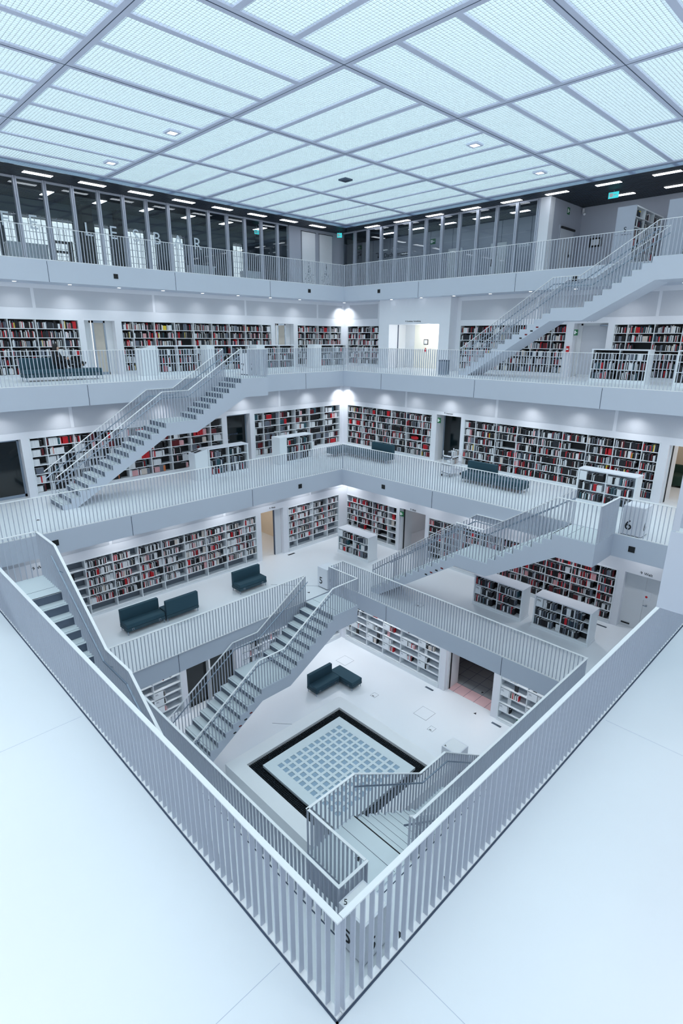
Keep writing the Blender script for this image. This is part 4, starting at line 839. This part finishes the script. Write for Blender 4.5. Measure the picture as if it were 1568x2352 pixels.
for c in CASES:
    T = frame_of(c['L'], c['side']); e = c['e']; z0, z1 = Z[c['L']]+c['zb'], Z[c['L']]+c['zt']; rows = c.get('rows', 6)
    nm = c['nick']; t = thing('built_in_bookcase', T((e[0]+e[-1])/2, 0, z0), 'white built-in ' + nm, 'bookcase', 'white built-in wall bookcases')
    bookcase_parts(t, T, e, z0, z1, rows, c['back'])
    k = MB(T); k.box(e[0]-.02, e[-1]+.02, -.008, 0, Z[c['L']], Z[c['L']]+.055, M_CASE); k.build('plinth', t)
    if c['style'] in ('pale', 'pale2', 'mid', 'darkred', 'sparse', 'sparse2'): k = MB(T); k.box(e[0]-.02, e[-1]+.02, -.03, 0, Z[c['L']]+.0, Z[c['L']]+c['zb']-.04, M_CASE); k.build('kick_board', t)
    p = (z1-z0)/rows; nb = len(e)-1; rt = SIDEW[c['side']]; st = c['style']
    for j in range(rows):           # row 0 is the bottom
        zb = z0+p*j+.0105; cl = p-.024
        for b in range(nb):
            a, d = e[b]+.012, e[b+1]-.012; bl = b if rt > 0 else nb-1-b; where = (nm, rows-1-j, bl, rt)
            fr, run = .97, .06
            if st in ('dense', 'dense6'): fr = random.choice((.97, .97, .95, .9)); run = .06; fr = fr if random.random() > .02 else .3
            if st == 'sets': fr = random.choice((.95, .9, .8, .65, .5)); run = .45
            if st in ('pale', 'pale2'):
                if j == 0: continue
                fr = random.choice((.92, .85, .8, .7)); run = .12
                if st == 'pale' and bl == 0: fr = .25
                if st == 'pale2' and j == 1 and bl >= 2: fr = .35 if bl == 2 else 0
            if st == 'mid':
                if j == 0: continue
                if bl == nb-1: fr = .12
                elif j == 1: fr = .5
                else: fr = .93
            if st == 'darkred': fr = random.choice((.97, .92, .85)); run = .1; fr = .0 if j == 0 and bl < 4 else fr
            if st in ('sparse', 'sparse2'):
                if st == 'sparse' and j == 0: continue
                if (b+j) % 2 == 0 or random.random() < .3:      # white divider block, then a few books
                    bw = .30 if d-a > .6 else .16; x0, x1 = (a, a+bw) if rt > 0 else (d-bw, d)
                    DIV.append((T, x0, x1, zb+.0005, cl*.86, where))
                    g0, g1 = (a+bw, a+bw+random.choice((.1, .22, .34))) if rt > 0 else (d-bw-random.choice((.1, .22, .34)), d-bw)
                    g0 = max(g0, a); g1 = min(g1, d); fill(T, g0, g1, zb, cl, st, where, .1, 1); 
                elif random.random() < .6: BOOKS.append(dict(T=T, s0=(x := (a+d)/2+random.uniform(-.2, .2)), s1=x+.12, d=.06, dep=.035, z=zb, h=cl*.78, col=random.choice(('black', 'white', 'red', 'pink', 'dark grey')), lean=0, where=where, i=0, face=True))
                continue
            if fr <= 0 or (c['key'] == 'I' and j == 2 and b == 1): continue
            if fr < .3 and st in ('pale', 'mid'):
                if random.random() < .8: x = (a+d)/2+random.uniform(-.05, .05); BOOKS.append(dict(T=T, s0=x-.07, s1=x+.06, d=.05, dep=.035, z=zb, h=cl*.85, col=random.choice(('white', 'white', 'cream', 'grey', 'black', 'red')), lean=0, where=where, i=0, face=True))
                continue
            fill(T, a, d, zb, cl, st, where, run, fr)
            if st in ('pale', 'pale2') and fr < .86 and random.random() < .5:
                x = d-.11 if rt > 0 else a; BOOKS.append(dict(T=T, s0=x, s1=x+.10, d=.06, dep=.03, z=zb, h=cl*.8, col=random.choice(('white', 'cream', 'black', 'pink')), lean=0, where=where, i=99, face=True))
def low_case(T, length, h, label, nick, style, rt, plate=None, kiosk=0, cols=2, endp=0, depth=.46, group='low white bookcases'):
    """free-standing double-sided bookcase; T maps (s, d, z) with d=0 the front face"""
    t = thing('low_bookcase', T(length/2, depth/2, 0), label, 'bookcase', group)
    zb = .11; k = MB(T); k.box(-.015, length+.015, -.025, depth+.025, 0, .05, M_CASE); k.box(-.005, length+.005, -.01, depth+.01, .05, zb, M_CASE); k.build('plinth', t)
    k = MB(T); k.box(-.006, length+.006, -.012, depth+.012, h-.035, h, M_WHITE); k.build('top_panel', t)
    for x in (0, length-.045): k = MB(T); k.box(x, x+.045, 0, depth, zb, h-.035, M_CASE); k.build('side_panel', t)
    k = MB(T); k.box(.045, length-.045, depth/2-.008, depth/2+.008, zb, h-.035, M_BACKG if style != 'low' else M_BACKSHADE); k.build('back_panel', t)
    xs = [.045+(length-.09)*i/cols for i in range(cols+1)]
    for x in xs[1:-1]: k = MB(T); k.box(x-.012, x+.012, .004, depth-.004, zb, h-.035, M_CASE); k.build('upright', t)
    rows = 3; p = (h-.035-zb)/rows
    for j in range(1, rows): k = MB(T); k.box(.045, length-.045, .008, depth-.008, zb+p*j-.012, zb+p*j+.01, M_CASE); k.build('shelf', t)
    if kiosk:
        k = MB(T); q = [(-kiosk, 0), (-.02, 0), (-.02, h), (-.06, h), (-kiosk, h-.1)]
        k.prism(q, 0, depth, M_CASE, 'y'); k.build('end_console', t)
        for y in (.07, .26): k = MB(T); k.add([(-kiosk+.05, y, h-.088), (-.09, y, h-.007), (-.09, y+.14, h-.007), (-kiosk+.05, y+.14, h-.088)], [(0, 1, 2, 3)], M_BLACK); k.build('console_screen', t)
    if endp: k = MB(T); k.box(-endp, -.002, -.02, depth+.02, 0, h+.01, M_CASE); k.build('end_block', t)
    for j in range(rows):
        for b in range(cols):
            a, d = xs[b]+.015, xs[b+1]-.015; bl = b if rt > 0 else cols-1-b; z = zb+p*j+.0115; where = (nick, rows-1-j, bl, rt); fr = random.choice((.9, .8, .7)) if style == 'low' else .9
            if plate and j == plate[1] and bl == 0:
                x0, x1 = (a, a+.2) if rt > 0 else (d-.2, d); kk = MB(T); kk.box(x0, x1, -.002, .12, z, z+p-.04, M_CASE); o = kk.build('label_plate', t)
                ctr = T((x0+x1)/2-(.02*rt if rt > 0 else -.02), -.005, z+p*.6); r0 = Vector(T(1, 0, 0))-Vector(T(0, 0, 0)); r0 *= rt
                if plate[0]: text('numeral', plate[0], .085, ctr, tuple(r0), (0, 0, 1), M_TEXT, t, .002)
                if rt > 0: a = x1+.01
                else: d = x0-.01
            fill(T, a, d, z, p-.03, style, where, .1, fr, .16)
            if fr < .75 and random.random() < .5:
                x = d-.12 if rt > 0 else a+.02; BOOKS.append(dict(T=T, s0=x, s1=x+.1, d=.05, dep=.03, z=z, h=p*.7, col=random.choice(('white', 'dark red', 'black')), lean=0, where=where, i=99, face=True))
    return t
def LR(u0, v0, L): return lambda s, d, z: (u0+d, v0+s, Z[L]+z)      # front faces -u
def LL(u0, v0, L): return lambda s, d, z: (u0+s, v0+d, Z[L]+z)      # front faces -v
low_case(LR(14.68, 7.02, 5), 1.71, 1.06, 'low white bookcase marked 792, left one of the two at right', 'low bookcase marked 792', 'low', -1, ('792', 1), depth=.5)
low_case(LR(14.68, 4.95, 5), 1.69, 1.06, 'low white bookcase marked 793 in front of the double door', 'low bookcase marked 793', 'low', -1, ('793', 2), depth=.5)
low_case(LR(14.70, 13.46, 5), 1.7, 1.04, 'low white bookcase standing in the far corner behind the number 5 pillar', 'low bookcase in the far corner', 'low', -1, ('', 2), depth=.5)
low_case(LR(16.2, 4.83, 6), 1.65, 1.03, 'low white bookcase behind the number 6 pillar', 'low bookcase behind number 6', 'lowwhite', -1, ('', 2), depth=.44)
low_case(LL(9.75, 16.42, 6), 1.64, 1.03, 'low white bookcase with slanted console end, left on the middle gallery', 'low bookcase with console end', 'low', 1, None, .52, depth=.42)
low_case(LL(13.12, 16.40, 6), 1.36, 1.04, 'low white bookcase with broad end block, nearest the corner bench', 'low bookcase near the corner bench', 'low', 1, None, 0, endp=.32)
low_case(LL(9.65, 19.3, 7), 1.65, 1.03, 'low bookcase with slanted console end right of the seated person', 'low bookcase right of the person', 'low', 1, None, .6)
low_case(LL(12.0, 19.3, 7), 1.66, 1.03, 'low bookcase with end block behind the upper left stairs', 'low bookcase behind upper left stairs', 'low', 1, None, 0, endp=.3)
low_case(LL(14.4, 19.3, 7), 1.66, 1.03, 'low bookcase right of the number 7 pillar', 'low bookcase right of number 7', 'low', 1, None, 0, endp=.38)
low_case(LL(17.6, 19.3, 7), 1.64, 1.03, 'low bookcase with white end block nearest the far corner', 'low bookcase nearest far corner', 'low', 1, None, 0, endp=.4)
low_case(LR(18.72, 5.85, 7), 1.72, 1.03, 'low bookcase in front of the grey door', 'low bookcase before the grey door', 'low', -1)
low_case(LR(18.72, 3.36, 7), 1.72, 1.03, 'low bookcase at the right edge of the second-highest gallery', 'low bookcase at the right edge', 'low', -1)
# tall bookcases on the top gallery at right
def tall_case(u0, v0, length, label, letter, nick):
    h = 1.85; z = Z[8]; T = lambda s, d, zz: (u0+s, v0+d, z+zz)
    t = thing('tall_bookcase', (u0, v0, z), label, 'bookcase')
    k = MB(T); k.box(0, .04, 0, .59, 0, h, M_DIMW); k.build('end_panel', t); k = MB(T); k.box(length-.04, length, 0, .59, 0, h, M_CASE); k.build('end_panel', t)
    k = MB(T); k.box(.04, length-.04, 0, .59, h-.04, h, M_CASE); k.build('top_panel', t); k = MB(T); k.box(.04, length-.04, .28, .31, 0, h-.04, M_BACKG); k.build('back_panel', t)
    xs = [.04+(length-.08)*i/3 for i in range(4)]
    for x in xs[1:-1]: k = MB(T); k.box(x-.012, x+.012, .004, .586, .06, h-.04, M_CASE); k.build('upright', t)
    for j in range(6): k = MB(T); k.box(.04, length-.04, .004, .586, .06+.29*j, .085+.29*j, M_CASE); k.build('shelf', t)
    if letter:
        text('numeral', letter, .22, (u0-.003, v0+.27, z+1.15), (0, -1, 0), (0, 0, 1), M_TEXT, t)
        k = MB(); 
        for a, b in ((.06, .12), (.16, .36), (.48, .54)): k.box(u0-.002, u0, v0+a, v0+b, z+1.0, z+1.015, M_TEXT)
        k.build('small_print', t)
    for j in range(6):
        for b in range(3): fill(T, xs[b]+.015, xs[b+1]-.015, .085+.29*j, .25, 'dense', (nick, 5-j, b, 1), .1, random.choice((.9, .75, .6)), .18)
tall_case(20.63, 7.54, 2.6, 'tall bookcase with letter S on its end in the top right gallery', 'S', 'tall bookcase with letter S'); tall_case(20.63, 6.0, 2.6, 'tall bookcase cut off at the upper right edge', '', 'tall bookcase at upper right edge')
for j, (T, a, b, z) in enumerate(BACKS): fill(T, a, b, z, .27, 'dense', ('shelf behind the doorway', 4-j, 0, -1), .1, .9, .16)
# white divider blocks in the sparsely filled cases
for T, x0, x1, z, h, w in DIV:
    t = thing('divider_block', T((x0+x1)/2, .1, z), '%s white divider block, %s shelf, %s' % ('%s-bay' % nth(w[2]), nth(w[1]), w[0]), 'divider', 'white divider blocks')
    k = MB(T); k.box(x0+.004, x1-.004, .006, .2, z, z+h, M_CASE); k.build('body', t); k = MB(T); q = x0 if w[3] > 0 else x1-.16
    for r, ww in ((.80, .09), (.70, .07), (.6, .1)):
        a = x0+.03 if w[3] > 0 else x1-.03-ww
        if a+ww < x1: k.box(a, a+ww, .0045, .0065, z+h*r, z+h*r+.007, M_JOINT)
    k.build('printed_lines', t)
# ------------------------------------------------------------------ waste bin, trolley, small shelf objects
t = thing('waste_bin', (18.05, 12.75, Z[7]), 'grey box-shaped waste bin at the foot of the upper right stairs', 'bin')
k = MB(); k.box(17.9, 18.2, 12.68, 12.98, Z[7], Z[7]+.5, M_STEEL, .01); k.build('body', t); k = MB(); k.box(17.89, 18.21, 12.67, 12.99, Z[7]+.5, Z[7]+.54, M_JOINT); k.build('lid', t)
t = thing('book_trolley', (16.15, 10.85, Z[6]), 'white metal book trolley with books beside the Literatur doorway', 'trolley')
tz = Z[6]; TT = lambda s, d, z: (15.9+d, 11.12-s, tz+z)
for s in (.0, .36):
    for d in (.0, .62): k = MB(TT); k.box(s, s+.025, d, d+.025, .09, .92, M_WHITE); k.build('post', t); k = MB(TT); k.cyl((s+.012-.012, d+.012, .05), (s+.024, d+.012, .05), .045, .045, M_BLACK, 12); k.build('caster', t)
for z in (.13, .42, .7):
    k = MB(TT); k.box(.0, .385, .0, .645, z, z+.018, M_WHITE); k.box(0, .385, 0, .008, z, z+.07, M_WHITE); k.box(0, .385, .637, .645, z, z+.07, M_WHITE); k.build('tray', t)
for z, c in ((.72, .85), (.44, .8)):
    n0 = len(BOOKS); fill(lambda s, d, zz: (15.91+s, 10.78+d, tz+zz), .02, .62, z, .26, 'pale', ('book trolley', 0 if z > .6 else 1, 0, 1), .1, c, .15)
t = thing('bag', (14.7+3.1, 13.95, Z[6]+.85), 'bright red bag lying on a shelf of the right corner bookcase', 'bag')
k = MB(); bm = bmesh.new(); bmesh.ops.create_uvsphere(bm, u_segments=16, v_segments=10, radius=1); bm.verts.index_update()
k.add([(17.9+v.co.x*.08, 13.95+v.co.y*.2, Z[6]+.69+.085+v.co.z*.085*(1 if v.co.z < 0 else .9)) for v in bm.verts], [[v.index for v in f.verts] for f in bm.faces], M_RED); bm.free(); k.build('body', t, True)
k = MB(); k.cyl((17.83, 13.86, Z[6]+.84), (17.83, 14.04, Z[6]+.84), .012, .012, mat('bag_dark_red', (110, 10, 20), .6), 8); k.build('handle', t)
t = thing('toy_figure', (4.9, 16.6, Z[5]+.85), 'small white figure on the left shelf behind the stair railing', 'figure')
k = MB(); k.cyl((4.9, 16.58, Z[5]+.73), (4.9, 16.58, Z[5]+.83), .05, .035, M_WHITE, 12); k.build('body', t); k = MB(); k.cyl((4.9, 16.58, Z[5]+.83), (4.9, 16.58, Z[5]+.9), .034, .024, M_WHITE, 12); k.build('head', t)
t = thing('green_box', (14.42, 6.45, .12), 'bright green box on the lowest shelf beside the near railing', 'box')
k = MB(); k.box(14.33, 14.5, 6.38, 6.58, .12, .32, mat('bright_green', (20, 140, 70), .5)); k.build('body', t); k = MB(); k.box(14.32, 14.51, 6.37, 6.59, .32, .345, mat('bright_green', (20, 140, 70), .5)); k.build('lid', t)
t = thing('table_clock', (14.4, 12.9, .95), 'small round-faced display object on the long bookcase of the lowest hall', 'clock')
k = MB(); k.cyl((14.36, 12.95, 1.13), (14.40, 12.95, 1.13), .07, .07, M_BLACK, 18); k.build('case', t); k = MB(); k.cyl((14.355, 12.95, 1.13), (14.36, 12.95, 1.13), .055, .055, M_PAPER, 18); k.build('dial', t)
# cable lying under the level-five sofas
for pts, lab in (([(6.5, 14.7, .01), (6.62, 14.62, .01), (6.75, 14.68, .01), (6.83, 14.6, .01), (6.9, 14.75, .01)], 'thin white cable on the floor between the two left sofas'), ([(9.98, 14.7, .01), (10.02, 14.55, .01), (10.1, 14.5, .01), (10.14, 14.62, .01)], 'thin white cable under the sofa nearest the far number 5 pillar')):
    k = MB()
    for p, q in zip(pts, pts[1:]): k.cyl((p[0], p[1], Z[5]+.008), (q[0], q[1], Z[5]+.008), .007, .007, M_PAPER, 6)
    tag(k.build('power_cable'), lab, 'cable')
# ------------------------------------------------------------------ the person reading on the bench of the second-highest gallery
def skin_mesh(name, verts, edges, radii, m, parent, sub=2):
    me = bpy.data.meshes.new(name); me.from_pydata([Vector(v) for v in verts], edges, []); me.materials.append(m)
    o = bpy.data.objects.new(name, me); COL.objects.link(o); md = o.modifiers.new('skin', 'SKIN'); md.use_smooth_shade = True
    for i, r in enumerate(radii): me.skin_vertices[0].data[i].radius = (r, r) if not isinstance(r, tuple) else r
    me.skin_vertices[0].data[0].use_root = True
    o.modifiers.new('sub', 'SUBSURF').levels = sub; o.modifiers['sub'].render_levels = sub
    me2 = bpy.data.meshes.new_from_object(o.evaluated_get(bpy.context.evaluated_depsgraph_get())); o.modifiers.clear(); o.data = me2; bpy.data.meshes.remove(me)
    me2.name = name; me2.polygons.foreach_set('use_smooth', [True]*len(me2.polygons))
    if not len(me2.materials): me2.materials.append(m)
    o.parent = parent; return o
pr = thing('person', (6.20, 19.06, Z[7]+.375), 'person in black reading, seated sideways with legs stretched along the teal bench', 'person'); pr['_o'] = [0, 0, 0]
# joints: pelvis 0, waist 1, chest 2, neck 3, head 4-5, legs, arms (x = towards the feet)
SK = [(0, 0, .10), (-.03, 0, .22), (-.05, 0, .40), (-.03, 0, .51), (.0, 0, .58), (.03, 0, .67),
      (.06, .08, .09), (.36, .10, .22), (.68, .09, .09), (.74, .09, .10), (.80, .09, .19), (.06, -.08, .09), (.38, -.09, .19), (.70, -.07, .08), (.76, -.07, .09), (.82, -.07, .18),
      (-.04, .15, .44), (.06, .18, .27), (.23, .10, .27), (.29, .07, .28), (-.04, -.15, .44), (.05, -.19, .26), (.22, -.10, .25), (.29, -.06, .28)]
ED = [(0, 1), (1, 2), (2, 3), (3, 4), (4, 5), (0, 6), (6, 7), (7, 8), (8, 9), (9, 10), (0, 11), (11, 12), (12, 13), (13, 14), (14, 15), (2, 16), (16, 17), (17, 18), (18, 19), (2, 20), (20, 21), (21, 22), (22, 23)]
RD = [.08, .075, (.085, .075), .042, .075, .07, .05, .04, .028, .028, .022, .05, .04, .028, .028, .022, .04, .03, .024, .026, .04, .03, .024, .026]
body = skin_mesh('body', SK, ED, RD, M_SKIN, pr)
for sg, y in ((1, .07), (-1, -.06)):                # five fingers on each hand, curled around the tablet
    for q in range(4):
        y0 = y+.004*sg; z0 = .275+q*.012
        skin_mesh('finger', [(.285, y0, z0), (.315, y0-.012*sg, z0+.008), (.33, y0-.03*sg, z0+.006), (.322, y0-.045*sg, z0)], [(0, 1), (1, 2), (2, 3)], [.009, .008, .0075, .006], M_SKIN, body, 1)
    skin_mesh('thumb', [(.27, y, .30), (.285, y-.02*sg, .325), (.30, y-.035*sg, .33)], [(0, 1), (1, 2)], [.010, .009, .007], M_SKIN, body, 1)
CV = [0, 1, 2, 16, 17, 18, 20, 21, 22]; mp = {a: i for i, a in enumerate(CV)}
skin_mesh('jacket', [SK[i] for i in CV], [(mp[a], mp[b]) for a, b in ED if a in mp and b in mp], [.135, .13, (.16, .14), .088, .07, .048, .088, .07, .048], M_CLOTH, pr)
CV = [0, 6, 7, 8, 11, 12, 13]; mp = {a: i for i, a in enumerate(CV)}
skin_mesh('trousers', [SK[i] for i in CV], [(mp[a], mp[b]) for a, b in ED if a in mp and b in mp], [.125, .092, .07, .05, .092, .07, .05], M_CLOTH, pr)
for i in (8, 13): skin_mesh('shoe', [SK[i], SK[i+1], SK[i+2]], [(0, 1), (1, 2)], [.045, .042, .034], M_BLACK, pr)
skin_mesh('hair', [(-.035, 0, .56), (-.03, 0, .66), (.0, 0, .70), (.035, 0, .715), (-.05, 0, .47)], [(0, 1), (1, 2), (2, 3), (0, 4)], [.075, .088, .082, .055, .06], M_HAIR, pr)
hd = MB()
hd.cyl((.08, 0, .622), (.104, 0, .606), .010, .010, M_SKIN, 8); nose = hd.build('nose', pr)
for y in (.026, -.026): e_ = MB(); e_.cyl((.068, y, .638), (.079, y, .638), .009, .007, M_BLACK, 8); e_.build('eye', pr)
mo = MB(); mo.box(.07, .083, -.018, .018, .582, .588, mat('lips', (150, 70, 70), .6)); mo.build('mouth', pr)
for y in (.072, -.072): e_ = MB(); e_.cyl((.015, y, .62), (.015, y*1.12, .62), .022, .018, M_SKIN, 10); e_.build('ear', pr)
tb = thing('open_book', (6.55, 19.07, Z[7]+.70), 'open dark book held by the seated person', 'book')
k = MB(); k.add([(6.53, 18.95, Z[7]+.62), (6.56, 19.07, Z[7]+.60), (6.53, 19.19, Z[7]+.62), (6.60, 19.19, Z[7]+.78), (6.63, 19.07, Z[7]+.76), (6.60, 18.95, Z[7]+.78)], [(0, 1, 4, 5), (1, 2, 3, 4)], M_PAPER); k.build('pages', tb)
k = MB(); k.add([(6.54, 18.94, Z[7]+.612), (6.57, 19.07, Z[7]+.592), (6.54, 19.20, Z[7]+.612), (6.612, 19.20, Z[7]+.782), (6.642, 19.07, Z[7]+.762), (6.612, 18.94, Z[7]+.782)], [(0, 1, 4, 5), (1, 2, 3, 4)], BM['teal']); k.build('cover', tb)
# ------------------------------------------------------------------ books: the 300 that show largest are objects of their own, the rest one object
bpy.context.view_layer.update(); dg = bpy.context.evaluated_depsgraph_get(); O = Vector((0, 0, ZC)); F = 1265.99
def shows(b):
    p = Vector(b['T']((b['s0']+b['s1'])/2, b['d'], b['z']+b['h']*.5)); r = p-O; dep = r.dot(FW)
    if dep < .5: return 0
    x = 784+F*r.dot(RT)/dep; y = 1176-F*r.dot(UP)/dep
    if not (4 < x < 1564 and 4 < y < 2348): return 0
    n = (Vector(b['T'](0, 0, 0))-Vector(b['T'](0, 1, 0))).normalized()
    a = (b['s1']-b['s0'])*b['h']*(F/dep)**2*max(0, -n.dot(r.normalized()))
    return a
cand = sorted(((shows(b), i) for i, b in enumerate(BOOKS)), reverse=True)
own = set()
for a, i in cand:
    if len(own) >= 300 or a <= 0: break
    b = BOOKS[i]; ok = 0
    for fs, fz in ((.5, .5), (.5, .85), (.3, .6)):
        p = Vector(b['T'](b['s0']+(b['s1']-b['s0'])*fs, b['d'], b['z']+b['h']*fz)); r = p-O
        hit, loc, *_ = SC.ray_cast(dg, O, r.normalized(), distance=r.length-.02)
        ok += not hit
    if ok >= 2: own.add(i)
def book_geo(k, b, fine):
    m = BM[b['col']]; s0, s1, d, D, z, h = b['s0'], b['s1'], b['d'], b['dep'], b['z'], b['h']
    if not fine:
        k.add([(s0, d, z), (s1, d, z), (s1, d+D, z), (s0, d+D, z), (s0, d, z+h), (s1, d, z+h), (s1, d+D, z+h), (s0, d+D, z+h)], [(0, 1, 5, 4), (1, 2, 6, 5), (3, 0, 4, 7)], m)
        k.add([(s0, d, z+h), (s1, d, z+h), (s1, d+D, z+h), (s0, d+D, z+h)], [(0, 1, 2, 3)], M_PAPER); return
    c = min(.003, (s1-s0)*.2)
    k.box(s0, s0+c, d, d+D, z, z+h, m); k.box(s1-c, s1, d, d+D, z, z+h, m); k.box(s0+c, s1-c, d, d+.004, z, z+h, m); k.box(s0+c, s1-c, d+.004, d+D-.004, z+.003, z+h-.004, M_PAPER)
rest = MB(); last = {}
for i, b in enumerate(BOOKS):
    if i not in own: rest.T = b['T']; book_geo(rest, b, False); continue
    k = MB(b['T']); book_geo(k, b, True); o = k.build('book'); nick, sh, bay, rt = b['where']
    pos = 'face out' if b.get('face') else '%s from left' % nth(b['i'])
    if nick == 'book trolley': lab = '%s book, %s, %s tray of the book trolley' % (b['col'], pos, 'top' if sh == 0 else 'middle')
    else: lab = '%s book, %s, %s shelf, %s bay, %s' % (b['col'], pos, nth(sh), nth(bay), nick)
    tag(o, lab, 'book', 'books on the ' + nick)
tag(rest.build('shelved_books'), 'all the smaller books filling the white bookcases of every level', 'books', 'books on the shelves', 'stuff')
